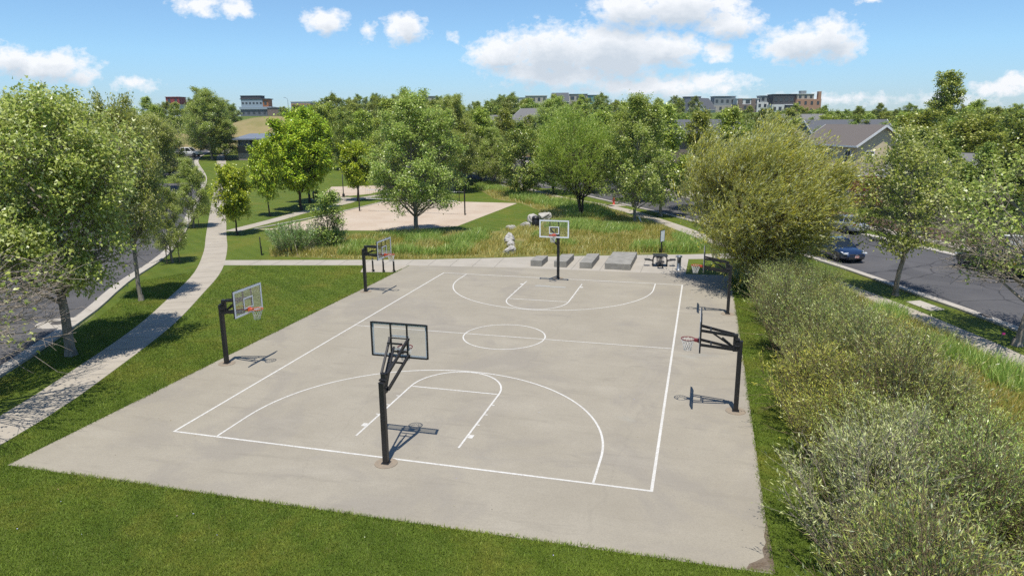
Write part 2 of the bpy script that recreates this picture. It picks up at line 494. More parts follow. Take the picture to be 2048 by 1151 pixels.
sp = [(10.60, -15.45), (10.58, -13.2), (10.52, -13.6), (10.46, -14.0), (10.48, -14.3), (10.38, -14.6), (10.40, -14.9), (10.22, -15.1), (10.05, -15.25), (9.98, -15.46)]
sheet('soil_patch', sp, .0155, drymat('corner_soil', (.16, .12, .085), (.23, .19, .145), (.09, .065, .045), 3.0), 'brown soil and debris washed over the near corner of the slab', 'soil')
# repainted rectangles under the far goal
rp = MB(); ribbon(rp, [(-.95, 10.35), (-.02, 10.35)], .36); ribbon(rp, [(.02, 10.3), (.95, 10.3)], .30)
o = rp.build('paint_patch', pathmat('pale_patch', (.35, .345, .31), (.31, .30, .265))); tag(o, 'pale repainted patch on the court under the far goal', 'court marking', kind='structure')

plaza = [(-23.9, 11.4), (-15.0, 13.45), (-10.87, 14.35), (-2.9, 15.3), (2, 15.45), (7.78, 15.76), (7.84, 20.95), (11.34, 22.0), (14.0, 22.6), (13.2, 24.9), (10.42, 23.75),
         (7.6, 22.7), (4.15, 21.7), (-3.45, 19.25), (-5.5, 18.4), (-10.6, 16.55), (-15.9, 15.2), (-25.0, 13.0)]
sheet('plaza_path', plaza, .009, M_plaza, 'pale concrete path and seating plaza behind the court', 'path')
jt = MB()
for k in range(12):
    x = -22 + k * 1.55
    y0 = np.interp(x, [-23.9, -15, -10.87, -2.9], [11.4, 13.45, 14.35, 15.3]); y1 = np.interp(x, [-25, -15.9, -10.6, -5.5, -3.45], [13, 15.2, 16.55, 18.4, 19.25])
    jt.add([(x - .02, y0, .013), (x + .02, y0, .013), (x - .25 + .02, y1 - .1, .013), (x - .25 - .02, y1 - .1, .013)], [(0, 1, 2, 3)])
for x, y0, y1 in ((.3, 15.5, 20.3), (2.2, 15.6, 20.9), (4.9, 15.7, 21.8), (6.9, 15.8, 22.3)):
    jt.add([(x - .02, y0, .013), (x + .02, y0, .013), (x + .02, y1, .013), (x - .02, y1, .013)], [(0, 1, 2, 3)])
o = jt.build('path_joint', mat('joint_dirt', (.20, .18, .155), (.26, .24, .2), rough=.95)); tag(o, 'dark tooled joints across the plaza path', 'path joint', kind='structure')
sheet('bike_pad', [(-13.2, 11.5), (-10.9, 12.05), (-10.95, 14.3), (-14.0, 13.62)], .013, M_path, 'small light concrete pad for the bike racks', 'pad')

side_l = smooth_line([(-11.6, -24), (-12.6, -18), (-13.6, -12.9), (-14.9, -8.9), (-17.3, -2.6), (-20.2, 3.3), (-23.4, 9.3), (-28.3, 16.5), (-33.2, 23.0), (-44.4, 38.0), (-64.7, 65.3), (-79.9, 86), (-90.3, 100.2), (-98, 114)], 1.5)
o = strip(side_l, -.85, .85, .012).build('left_sidewalk', M_path); tag(o, 'pale concrete sidewalk curving between lawn and street', 'sidewalk', kind='structure')
jt = MB()
for i in range(1, len(side_l) - 1):
    p = side_l[i]; t = (side_l[i + 1] - side_l[i - 1]).normalized(); n = Vector((t.y, -t.x)) * .84; q = t * .015
    z = zt(p.x, p.y) + .016
    jt.add([(p.x - n.x - q.x, p.y - n.y - q.y, z), (p.x + n.x - q.x, p.y + n.y - q.y, z), (p.x + n.x + q.x, p.y + n.y + q.y, z), (p.x - n.x + q.x, p.y - n.y + q.y, z)], [(0, 1, 2, 3)])
o = jt.build('sidewalk_joint', bpy.data.materials['joint_dirt']); tag(o, 'tooled joints across the curving sidewalk', 'sidewalk joint', kind='structure')

kerb_l = smooth_line([(-11, -30), (-14.8, -18), (-18, -10.06), (-19.9, -6.0), (-22.5, -.8), (-26.0, 5.1), (-32.5, 17.2), (-49.4, 40.7), (-70.8, 70), (-89.5, 92), (-101, 116), (-106, 140), (-116, 170)], 2)
o = strip(kerb_l, -11.0, -.72, .008).build('left_road', M_asphalt); tag(o, 'dark asphalt street running past the park to the hill', 'road', kind='structure')
o = strip(kerb_l, -.14, .02, .11, mb=strip(kerb_l, -.74, -.14, .02)).build('left_kerb', M_kerb); tag(o, 'pale concrete kerb and gutter beside the sidewalk lawn', 'kerb', kind='structure')
o = strip(kerb_l, -11.75, -11.0, .10).build('far_kerb', M_kerb); tag(o, 'concrete kerb on the far side of the left street', 'kerb', kind='structure')
o = strip(kerb_l, -16.6, -15.0, .012).build('far_sidewalk', M_path); tag(o, 'concrete sidewalk across the left street', 'sidewalk', kind='structure')
walk2 = smooth_line([(-33.3, 25.2), (-33.65, 33.0), (-34.2, 38.1), (-34.2, 41.4), (-33.9, 48.2), (-34.5, 53.3), (-33.0, 60)], 2)
o = strip(walk2, -.75, .75, .008).build('park_path', M_path); tag(o, 'narrow concrete path beside the volleyball sand', 'path', kind='structure')
kerb_r = smooth_line([(25.6, -14), (24.9, -4), (23.9, 3), (22.9, 6.9), (21.7, 10.2), (20.3, 13.5), (18.7, 17.5), (17.0, 21.4), (12.2, 31.0), (5.42, 44.06), (-5.4, 60), (-23.9, 88.7), (-34, 101), (-52, 118)], 2)
o = strip(kerb_r, .72, 10.4, .008).build('right_road', M_asphalt); tag(o, 'grey asphalt residential street beyond the shrubs', 'road', kind='structure')
o = strip(kerb_r, -.02, .14, .11, mb=strip(kerb_r, .14, .74, .02)).build('right_kerb', M_kerb); tag(o, 'pale kerb and gutter on the park side of the street', 'kerb', kind='structure')
o = strip(kerb_r, 10.4, 11.1, .10).build('house_kerb', M_kerb); tag(o, 'kerb on the house side of the street', 'kerb', kind='structure')
o = strip(kerb_r, 13.2, 14.8, .012).build('house_sidewalk', M_path); tag(o, 'sidewalk in front of the houses', 'sidewalk', kind='structure')
o = strip(kerb_r, 14.9, 19, .006).build('mulch_bed', M_mulch); tag(o, 'brown bark mulch bed in front of the houses', 'mulch bed', kind='structure')
walk_r = smooth_line([(22.6, -12), (22.2, -3), (21.4, 2.0), (20.0, 6.3), (18.4, 10.7), (16.4, 15.5), (14.9, 19.4), (13.2, 23.2), (9.5, 29.7), (5.6, 38.2), (-.9, 49.9), (-10.6, 61.1), (-23.8, 82.1), (-30, 92)], 1.5)
o = strip(walk_r, -.75, .75, .012).build('right_sidewalk', M_path); tag(o, 'concrete sidewalk between shrubs and the parked street', 'sidewalk', kind='structure')
o = strip(smooth_line([(-42, 106), (-28, 97), (-6, 80)], 3), -12, 12, .03).build('parking_lot', M_asphalt); tag(o, 'dark asphalt parking lot behind the far trees', 'parking lot', kind='structure')
sheet('driveway', [(2, 72), (6, 62.5), (10, 65), (5, 79)], .014, M_path, 'pale concrete driveway across the street', 'driveway')
sand = [(-31.9, 26.7), (-30.5, 27.5), (-29.6, 50.3), (-21.0, 52.2), (-13.0, 52.0), (-13.8, 32.7), (-17.9, 28.9), (-25.8, 27.4)]
sheet('volleyball_sand', sand, .010, M_sand, 'pale sand volleyball court with a concrete edge', 'sand court')
b = MB(); strip(smooth_line([(-31.95, 26.7), (-30.9, 33), (-30.0, 42), (-29.7, 50.4)], 2), -.12, .12, .07, mb=b)
o = b.build('sand_edging', M_kerb); tag(o, 'raised concrete edging along the volleyball sand', 'edging', kind='structure')
play = [(-40.4, 53.5), (-47.4, 69.5), (-47, 74), (-43, 77), (-36.4, 68.6), (-35.7, 58.7), (-37.7, 55.3)]
sheet('play_surface', play, .006, M_sand, 'tan sand play area behind the bike loops', 'sand area')
sheet('rack_pad', [(-40.2, 50.5), (-38.5, 54.5), (-34.2, 53.8), (-34.2, 48.8), (-37.2, 48.6)], .010, M_path, 'concrete pad under the bike loops', 'pad')
dry1 = [(-22.6, 15.2), (-15.8, 15.5), (-10.5, 16.85), (-5.4, 18.7), (-3.4, 19.5), (4.2, 22.0), (6.2, 22.6), (8.2, 27), (7.0, 32.0), (3.5, 40), (-1.9, 49.5), (-11.6, 60.5), (-24.6, 81), (-25, 72), (-17, 56), (-12.6, 52.2), (-9, 46), (-6, 35), (-9, 31), (-12, 26), (-20, 24)]
sheet('meadow', dry1, .005, M_dry, 'strip of dry unmown meadow between sand and sidewalk', 'meadow')
dry2 = [(12.2, -19), (12.3, 0), (11.9, 14), (12.9, 20.5), (13.8, 19.6), (15.6, 15.3), (17.6, 10.5), (19.2, 6.0), (20.6, 1.8), (21.4, -3), (21.6, -19)]
sheet('bank', dry2, .005, M_dry, 'dry unmown grass bank between court shrubs and sidewalk', 'meadow')
sheet('lid_slab', [(20.3, 9.5), (21.1, 9.95), (20.4, 11.7), (19.6, 11.25)], .03, M_kerb, 'flat white concrete utility lid in the roadside lawn', 'utility lid')

# dry grass mound behind the brick pavilion
def hill():
    c = spot(548, 200); n = 40; V = []; F = []
    for i in range(n + 1):
        for j in range(n + 1):
            u = (i / n - .5) * 2.6; v = (j / n - .5) * 2.6
            x = c[0] + (FR.x * u + FH.x * v) * 15; y = c[1] + (FR.y * u + FH.y * v) * 19
            h = 6.6 * math.exp(-(abs(u) ** 2.6 + abs(v) ** 2.4)) - .7 + .25 * math.sin(3 * u + 1) * math.cos(4 * v)
            V.append((x, y, zt(x, y) + h))
    for i in range(n):
        for j in range(n):
            a = i * (n + 1) + j
            F.append((a, a + n + 1, a + n + 2, a + 1))
    o = link('hill', npmesh('hill', V, [np.array(F)], M_hill, True))
    tag(o, 'tan dry-grass mound behind the brick pavilion', 'hill', kind='structure')
    b = MB()
    for (px, d0, d1, w) in ((585, 176, 196, 1.0), (572, 184, 197, .5)):
        prev = None
    c2 = spot(362, 186); V = []; F = []
    for i in range(n + 1):
        for j in range(n + 1):
            u = (i / n - .5) * 2.6; v = (j / n - .5) * 2.6
            x = c2[0] + (FR.x * u + FH.x * v) * 9; y = c2[1] + (FR.y * u + FH.y * v) * 9
            V.append((x, y, zt(x, y) + 3.6 * math.exp(-(u * u + v * v) * 1.4) - .6))
    for i in range(n):
        for j in range(n):
            a = i * (n + 1) + j
            F.append((a, a + n + 1, a + n + 2, a + 1))
    o = link('hill', npmesh('hill', V, [np.array(F)], M_hill, True))
    tag(o, 'low dry-grass rise where the street climbs', 'hill', kind='structure')
hill()

# ------------------------------------------------------------------ foliage tools
def unit(a):
    return a / np.maximum(np.linalg.norm(a, axis=-1, keepdims=True), 1e-9)

def leaf_arrays(P, D, N, L, W):
    """diamond leaves: base P, direction D, normal N, length L, width W; the two halves fold a little"""
    n = len(P); Sd = unit(np.cross(D, N)); L = L[:, None]; W = W[:, None]
    mid = P + D * L * .45
    V = np.empty((n, 4, 3))
    V[:, 0] = P; V[:, 1] = mid + Sd * W * .5 + N * W * .12; V[:, 2] = P + D * L; V[:, 3] = mid - Sd * W * .5 + N * W * .12
    F = np.arange(n * 4).reshape(n, 4)
    return V.reshape(-1, 3), F

def lobed_arrays(P, D, N, L, W):
    """maple-like leaves with two side lobes and a long middle one"""
    n = len(P); Sd = unit(np.cross(D, N)); L = L[:, None]; W = W[:, None]
    shape = ((0, 0, 0), (.52, .28, .16), (.20, .48, .05), (0, 1.0, 0), (-.20, .48, .05), (-.52, .28, .16))
    V = np.stack([P + Sd * (a * W) + D * (b * L) + N * (c * W) for a, b, c in shape], 1)
    return V.reshape(-1, 3), np.arange(n * 6).reshape(n, 6)

def seg_arrays(P0, P1, r0, r1, k=4):
    n = len(P0); ax = unit(P1 - P0)
    ref = np.where(np.abs(ax[:, 2:3]) < .9, np.array([[0, 0, 1.]]), np.array([[0, 1., 0]]))
    a = unit(np.cross(ax, ref)); b = np.cross(ax, a)
    V = np.empty((n, 2, k, 3))
    for j in range(k):
        t = 2 * PI * j / k
        o = a * math.cos(t) + b * math.sin(t)
        V[:, 0, j] = P0 + o * r0[:, None]; V[:, 1, j] = P1 + o * r1[:, None]
    base = (np.arange(n) * 2 * k)[:, None]
    F = []
    for j in range(k):
        l = (j + 1) % k
        F.append(base + np.array([[j, l, k + l, k + j]]))
    return V.reshape(-1, 3), np.concatenate(F)

class Wood:
    def __init__(s): s.a = []
    def poly(s, pts, r0, r1, k=5):
        pts = np.asarray(pts); n = len(pts) - 1
        rr = np.linspace(r0, r1, n + 1)
        s.a.append((pts[:-1], pts[1:], rr[:-1], rr[1:], k))
    def segs(s, P0, P1, r0, r1, k=3): s.a.append((P0, P1, np.broadcast_to(r0, len(P0)), np.broadcast_to(r1, len(P0)), k))
    def mesh(s, name, m):
        V = []; F = []; b = 0
        for P0, P1, r0, r1, k in s.a:
            v, f = seg_arrays(np.asarray(P0), np.asarray(P1), np.asarray(r0), np.asarray(r1), k)
            V.append(v); F.append(f + b); b += len(v)
        return npmesh(name, np.concatenate(V), F, m, True)

def bez(a, b, c, n):
    t = np.linspace(0, 1, n + 1)[:, None]
    return (1 - t) ** 2 * a + 2 * t * (1 - t) * b + t * t * c

def grow(seed, H, zb, Rr, prof, lobes, cl, lv, lobe_r, tw, L, W, leaf_m, bark_m, r0=.16, lean=(0, 0), bare=0, up=.55, droop=.25,
         strand=None, wind=(0, 0, 0), stems=1, trunk_top=.8, zflat=.75, dz=1.0, lobed=False, spikes=9):
    """a tree: trunk and limbs reaching lumpy clusters of leaves. Returns (trunk mesh, crown mesh)."""
    g = np.random.default_rng(seed)
    wd = Wood()
    zt_ = zb + trunk_top * (H - zb)
    trunks = []
    for s in range(stems):
        if stems == 1: off = np.array([lean[0], lean[1], 0.]); sp = np.zeros(3)
        else:
            a = 2 * PI * s / stems + g.uniform(-.4, .4); sp = np.array([math.cos(a), math.sin(a), 0]) * .1
            off = np.array([math.cos(a), math.sin(a), 0]) * Rr * g.uniform(.2, .45) + np.array([lean[0], lean[1], 0.])
        n = 10; t = np.linspace(0, 1, n + 1)[:, None]
        pts = sp + off * t ** 1.4 + np.array([[0, 0, zt_]]) * t + np.cumsum(g.normal(0, .045, (n + 1, 3)) * [1, 1, 0], 0) * (t > 0)
        pts[0] = sp + [0, 0, -.15]
        rr = r0 / math.sqrt(stems)
        wd.poly(pts, rr, rr * .22, 9)
        if stems == 1: wd.poly([pts[0], sp + [0, 0, .35]], rr * 1.5, rr * .98, 9)
        trunks.append(pts)
    ga = g.uniform(0, 6.28)
    C = []; LT = []
    for i in range(lobes):
        t = (i + .5) / lobes
        t = min(.97, max(.02, t + g.normal(0, .04)))
        az = ga + i * 2.39996 + g.normal(0, .25)
        rad = Rr * prof(t) * math.sqrt(g.uniform(.22, 1.0)) * g.uniform(.85, 1.08)
        if i >= lobes - 2: rad *= .3
        C.append((rad * math.cos(az) + lean[0] * t, rad * math.sin(az) + lean[1] * t, zb + t * (H - zb)))
        LT.append(t)
    C = np.array(C)
    PP = []; OO = []
    for i, c in enumerate(C):
        tr = trunks[i % stems]
        rad = np.hypot(*(c[:2] - tr[-1][:2] * .4))
        zs = np.clip(c[2] - rad * .75 - .3, zb * .55, zt_ * .97)
        k = np.interp(zs, tr[:, 2], np.arange(len(tr)))
        p0 = tr[int(k)] + (tr[min(int(k) + 1, len(tr) - 1)] - tr[int(k)]) * (k - int(k))
        md = p0 * .45 + c * .55 + np.array([0, 0, -.10 * rad]) + g.normal(0, .15, 3)
        lb = bez(p0, md, c, 6)
        rl = r0 / math.sqrt(stems) * (.42 - .22 * LT[i])
        wd.poly(lb, rl, rl * .25, 5)
        sz = lobe_r * g.uniform(.7, 1.25) * (1.1 - .35 * LT[i])
        q = g.normal(0, 1, (cl, 3)) * [1, 1, zflat]
        q = unit(q) * (g.uniform(.15, 1, (cl, 1)) ** .5) * sz * 1.35
        cc = c + q
        cc = cc[cc[:, 2] > zb * .72]
        st = lb[g.integers(3, 7, len(cc))]
        m1 = st * .5 + cc * .5 + g.normal(0, .12, cc.shape)
        wd.segs(st, m1, .020, .014); wd.segs(m1, cc, .014, .006)
        PP.append(cc); OO.append(unit(cc - np.array([lean[0] * .5, lean[1] * .5, zb + .35 * (H - zb)])))
    for _ in range(spikes):      # leading shoots that break the outline
        i = g.integers(lobes // 3, lobes); c = C[i]
        o = unit(c * [1, 1, 0] + 1e-6); d = unit(o * g.uniform(.1, .8) + np.array([0, 0, g.uniform(.5, 1.1)]) + np.array(wind) * .6)
        n_ = int(cl * .55); t = g.uniform(.3, 1, (n_, 1)) ** .8
        ln_ = lobe_r * g.uniform(1.4, 2.3)
        q = c + d * t * ln_ + g.normal(0, .16, (n_, 3)) * (1.2 - t) * lobe_r
        wd.poly(bez(c, c + d * ln_ * .5 + g.normal(0, .06, 3), c + d * ln_, 3), .03, .006, 4)
        PP.append(q); OO.append(np.repeat(d[None], n_, 0))
    P = np.concatenate(PP); O = np.concatenate(OO)
    if bare:
        zz = g.uniform(0, .38, bare)
        az = g.uniform(0, 6.28, bare)
        rd = Rr * g.uniform(.75, 1.12, bare)
        tip = np.stack([rd * np.cos(az), rd * np.sin(az), zb + (zz + .02) * (H - zb)], 1)
        base = np.stack([tip[:, 0] * .35, tip[:, 1] * .35, tip[:, 2] * .8 + .3], 1)
        mid = base * .4 + tip * .6 + g.normal(0, .2, tip.shape)
        wd.segs(base, mid, .028, .018, 4); wd.segs(mid, tip, .018, .006, 4)
        for _ in range(7):
            t = g.uniform(.15, .95, (bare, 1)); s = mid * (1 - t) + tip * t
            e_ = s + unit(tip - base) * g.uniform(.25, .75, (bare, 1)) + g.normal(0, .26, tip.shape)
            e2 = e_ + g.normal(0, .16, tip.shape) + unit(tip - base) * .2
            wd.segs(s, e_, .011, .007); wd.segs(e_, e2, .007, .003)
    if strand is None:
        n = len(P) * lv
        p = np.repeat(P, lv, 0) + g.normal(0, 1, (n, 3)) * [tw, tw, tw * .75]
        o = np.repeat(O, lv, 0)
        N = unit(np.array([0, -.15, up * 1.6]) + o * .40 + g.normal(0, .72, (n, 3)))
        D = unit(np.cross(N, g.normal(0, 1, (n, 3))) + o * .35 + np.array([0, 0, -droop]) + np.array(wind))
        N = unit(N - D * np.sum(N * D, 1, keepdims=True))
        ll = L * g.uniform(.65, 1.25, n)
        V, F = (lobed_arrays if lobed else leaf_arrays)(p, D, N, ll, ll * W)
    else:
        ns, ln, bend = strand
        n0 = len(P) * ns
        o = np.repeat(O, ns, 0)
        p0 = np.repeat(P, ns, 0) + g.normal(0, tw, (n0, 3))
        d0 = unit(o * .55 + np.array([0, 0, .35 * dz]) + g.normal(0, .4, (n0, 3)))
        d1 = unit(d0 + np.array(wind) + np.array([0, 0, -bend]))
        ln_ = ln * g.uniform(.6, 1.3, (n0, 1))
        p1 = p0 + d0 * ln_ * .5; p2 = p1 + d1 * ln_ * .5
        k = g.random(n0) < .35
        wd.segs(p0[k], p1[k], .006, .004); wd.segs(p1[k], p2[k], .004, .002)
        t = g.uniform(0, 1, (n0, lv, 1))
        q = np.where(t < .5, p0[:, None] + (p1 - p0)[:, None] * t * 2, p1[:, None] + (p2 - p1)[:, None] * (t * 2 - 1)).reshape(-1, 3)
        q = q + g.normal(0, .03, q.shape)
        dd = np.where(t < .5, d0[:, None], d1[:, None]).reshape(-1, 3)
        n = len(q)
        D = unit(dd + np.array(wind) * .4 + g.normal(0, .33, (n, 3)) + np.array([0, 0, -droop]))
        N = unit(np.cross(D, g.normal(0, 1, (n, 3))) * .7 + np.array([0, -.2, 1.3]))
        N = unit(N - D * np.sum(N * D, 1, keepdims=True))
        ll = L * g.uniform(.65, 1.25, n)
        V, F = leaf_arrays(q, D, N, ll, ll * W)
    crown = npmesh('crown', V, [F], leaf_m)
    trunk = wd.mesh('trunk', bark_m)
    return trunk, crown

def shrub_mesh(seed, H, Rr, stems, lv, leaf_m, bark_m, L=.10, W=.20, shoots=12, lean=(0, 0)):
    """many thin stems splaying up from the ground, narrow leaves along their side shoots"""
    g = np.random.default_rng(seed); wd = Wood()
    az = g.uniform(0, 6.28, stems); sp = g.uniform(0, 1, stems) ** .7
    b = np.stack([np.cos(az), np.sin(az), 0 * az], 1) * (Rr * .38 * sp)[:, None]; b[:, 2] = -.05
    h = H * (1.05 - .42 * sp ** 1.6) * g.uniform(.75, 1.06, stems)
    tip = np.stack([np.cos(az), np.sin(az), 0 * az], 1) * (Rr * sp * g.uniform(.8, 1.15, stems))[:, None]
    tip[:, 0] += lean[0]; tip[:, 1] += lean[1]; tip[:, 2] = h
    mid = b * .45 + tip * .55; mid[:, 2] = h * .62
    T = np.linspace(0, 1, 7)
    pt = lambda t, i: (1 - t) ** 2 * b[i] + 2 * t * (1 - t) * mid[i] + t * t * tip[i]
    I = np.arange(stems)
    for k in range(6):
        a = pt(T[k], I); c = pt(T[k + 1], I)
        wd.segs(a, c, .018 * (1 - T[k]) + .004, .018 * (1 - T[k + 1]) + .003)
    n = stems * shoots; i = np.repeat(I, shoots)
    t = g.uniform(.22, 1.0, (n, 1)); p0 = pt(t, i)
    od = unit(p0 * [1, 1, 0] - b[i] * .3)
    d = unit(od * .40 + np.array([0, 0, .85]) + g.normal(0, .34, (n, 3)))
    ln = g.uniform(.35, .95, (n, 1)) * H / 3
    p1 = p0 + d * ln
    wd.segs(p0, p1, .006, .002)
    # dead bare wands
    k = g.integers(0, stems, 26); t = g.uniform(.3, .8, (26, 1)); a = pt(t, k)
    e_ = a + unit(np.stack([np.cos(az[k]), np.sin(az[k]), 0 * az[k]], 1) * .7 + np.array([0, 0, .6]) + g.normal(0, .4, (26, 3))) * g.uniform(.5, 1.2, (26, 1))
    wd.segs(a, e_, .011, .004)
    for _ in range(3):
        u_ = g.uniform(.3, 1, (26, 1)); a2 = a * (1 - u_) + e_ * u_; wd.segs(a2, a2 + unit(e_ - a) * .25 + g.normal(0, .14, (26, 3)), .006, .002)
    # leaves
    m = n * lv; s = g.uniform(0, 1.05, (n, lv, 1))
    q = (p0[:, None] + (p1 - p0)[:, None] * s).reshape(-1, 3) + g.normal(0, .02, (m, 3))
    dd = np.repeat(d, lv, 0)
    D = unit(dd * 1.0 + g.normal(0, .45, (m, 3)))
    N = unit(np.cross(D, g.normal(0, 1, (m, 3))) * .7 + np.array([0, -.2, 1.2])); N = unit(N - D * np.sum(N * D, 1, keepdims=True))
    ll = L * g.uniform(.6, 1.25, m)
    V, F = leaf_arrays(q, D, N, ll, ll * W)
    return wd.mesh('stems', bark_m), npmesh('foliage', V, [F], leaf_m)

def in_poly(px, py, poly):
    ins = np.zeros(len(px), bool); n = len(poly)
    for i in range(n):
        x0, y0 = poly[i]; x1, y1 = poly[(i + 1) % n]
        c = ((y0 > py) != (y1 > py)) & (px < (x1 - x0) * (py - y0) / (y1 - y0 + 1e-12) + x0)
        ins ^= c
    return ins

def sample(g, poly, dens):
    P = np.array(poly); lo = P.min(0); hi = P.max(0)
    n = int((hi[0] - lo[0]) * (hi[1] - lo[1]) * dens)
    x = g.uniform(lo[0], hi[0], n); y = g.uniform(lo[1], hi[1], n)
    k = in_poly(x, y, poly)
    return x[k], y[k]

def lumps(x, y, s, seed):
    g = np.random.default_rng(seed); v = 0
    for _ in range(7):
        a = g.uniform(0, 6.28); f = s * g.uniform(.6, 2.2)
        v = v + np.sin((x * math.cos(a) + y * math.sin(a)) * f + g.uniform(0, 6.28))
    return v / 3.2

def blades(g, x, y, h, w, lean=.35, wind=(0, 0)):
    n = len(x)
    a = g.uniform(0, 6.28, n)
    P = np.stack([x, y, np.zeros(n)], 1)
    s = np.stack([np.cos(a), np.sin(a), np.zeros(n)], 1) * (w * .5)[:, None]
    l = g.normal(0, lean, (n, 2)) * h[:, None] + np.array(wind) * h[:, None]
    m = P + np.concatenate([l * .35, (h * .6)[:, None]], 1); t = P + np.concatenate([l, h[:, None]], 1)
    V = np.empty((n, 5, 3)); V[:, 0] = P - s; V[:, 1] = P + s; V[:, 2] = m + s * .75; V[:, 3] = m - s * .75; V[:, 4] = t
    b = (np.arange(n) * 5)[:, None]
    return V.reshape(-1, 3), b + np.array([[0, 1, 2, 3]]), b + np.array([[3, 2, 4]])

def blade_obj(name, parts, m, label, cat, kind='stuff'):
    V = []; Q = []; T = []; o = 0
    for v, q, t in parts:
        V.append(v); Q.append(q + o); T.append(t + o); o += len(v)
    ob = link(name, npmesh(name, np.concatenate(V), [np.concatenate(Q), np.concatenate(T)], m))
    return tag(ob, label, cat, kind=kind)

# foliage materials: leaf-to-leaf colours of each species
LM_plane = leafmat('plane_leaf', [(.050, .078, .014), (.110, .148, .030), (.185, .215, .060), (.24, .26, .15)], under=(.27, .29, .12), trans=.40)
LM_maple = leafmat('maple_leaf', [(.070, .125, .008), (.120, .185, .012), (.175, .235, .018), (.240, .265, .02)], under=(.20, .25, .04), trans=.35)
LM_plane2 = leafmat('young_plane_leaf', [(.044, .076, .014), (.095, .140, .026), (.160, .200, .050), (.265, .285, .12)], under=(.23, .27, .10), trans=.40)
LM_locust = leafmat('locust_leaf', [(.048, .085, .010), (.090, .138, .020), (.140, .185, .038), (.22, .25, .08)], trans=.3)
LM_willow = leafmat('golden_willow_leaf', [(.115, .125, .011), (.195, .185, .020), (.26, .225, .038), (.33, .30, .11), (.42, .41, .22)], under=(.32, .31, .16), trans=.42)
LM_shrub = leafmat('willow_shrub_leaf', [(.040, .066, .014), (.085, .122, .026), (.130, .165, .034), (.175, .205, .055), (.26, .305, .135)], under=(.22, .25, .15), trans=.22, var=.3)
LM_shrubg = leafmat('deep_green_shrub_leaf', [(.030, .058, .012), (.062, .104, .020), (.100, .145, .030), (.150, .190, .050), (.23, .27, .12)], under=(.22, .25, .15), trans=.22, var=.3)
LM_shrubs = leafmat('silver_shrub_leaf', [(.045, .066, .024), (.095, .122, .050), (.140, .165, .070), (.185, .210, .100), (.245, .275, .155)], under=(.25, .27, .19), trans=.2, var=.3)
LM_shruby = leafmat('yellowing_shrub_leaf', [(.060, .088, .016), (.115, .135, .026), (.23, .195, .030), (.17, .19, .05), (.32, .26, .05)], under=(.24, .25, .12), trans=.25)
LM_far = leafmat('dark_tree_leaf', [(.026, .050, .009), (.055, .088, .016), (.090, .122, .026), (.16, .18, .06)], trans=.22, var=.5)
LM_farl = leafmat('light_tree_leaf', [(.042, .066, .010), (.085, .118, .020), (.135, .168, .034), (.23, .245, .085)], trans=.25, var=.45)
LM_purple = leafmat('purple_leaf', [(.045, .010, .014), (.085, .022, .022), (.12, .04, .03)], trans=.2)
LM_sage = leafmat('sage_shrub_leaf', [(.040, .080, .028), (.075, .125, .050), (.13, .18, .09)], trans=.2)
GM_green = leafmat('tall_grass_blade', [(.052, .098, .020), (.090, .150, .036), (.135, .19, .058), (.21, .235, .09)], trans=.3, var=.0)
GM_dry = leafmat('dry_grass_blade', [(.16, .13, .042), (.25, .20, .085), (.125, .135, .032), (.34, .28, .14)], trans=.25, var=.0)
GM_mix = leafmat('mixed_grass_blade', [(.075, .105, .022), (.13, .135, .035), (.20, .16, .06), (.10, .13, .03)], trans=.3, var=.0)

egg = lambda t: math.sin(PI * min(1, (t * .86 + .14))) ** .55 * (1.05 - .35 * t)
mid_egg = lambda t: math.sin(PI * min(1, .10 + .80 * t)) ** .75
ball = lambda t: math.sqrt(max(.03, 1 - (2 * t - 1) ** 2)) ** .8
cone = lambda t: (1 - t) ** .62 * .95 + .10 if t > .15 else .55 + 2.4 * t
vase = lambda t: (.55 + .55 * t) * (1 if t < .72 else math.sqrt(max(.04, 1 - ((t - .72) / .30) ** 2)))

def place(proto, name, label, cat, loc, rz=0.0, sc=(1, 1, 1), group=None):
    """a tree or shrub from its two meshes"""
    o = thing(name, label, cat, loc, rz, group)
    o.scale = sc
    a, b = proto
    link('trunk' if a.name.startswith('trunk') else 'stems', a, o); link('crown' if b.name.startswith('crown') else 'foliage', b, o)
    return o

# --- street trees on the left: broad planes with bare twigs below
plane_a = grow(11, 10.7, 3.7, 4.0, mid_egg, 52, 20, 42, .92, .27, .175, .80, LM_plane, M_bark, r0=.24, bare=26, up=.5, lobed=True)
plane_b = grow(12, 10.2, 3.9, 3.2, mid_egg, 42, 20, 40, .85, .26, .175, .80, LM_plane, M_bark, r0=.23, bare=14, up=.5, lobed=True, spikes=5)
place(plane_a, 'plane_tree', 'big yellow-green plane tree with bare lower twigs, its trunk nearest on the left sidewalk lawn', 'tree', (-17.6, -7.1, 0), .4, (.88, .88, 1))
place(plane_b, 'plane_tree', 'yellow-green plane tree, second along the left kerb before the staked saplings', 'tree', (-21.9, 1.7, 0), 2.1, (.56, .56, 1.02))
twiggy = grow(13, 8.2, 2.6, 4.6, egg, 22, 14, 14, 1.1, .35, .16, .8, LM_plane, M_barkpale, r0=.2, bare=130, up=.5, lobed=True)
place(twiggy, 'plane_tree', 'half-bare plane tree with a tangle of grey twigs entering at the left edge', 'tree', (-16.6, -14.2, 0), 5.2, (1.05, 1.05, 1.0))
_p = spot(300, 114)
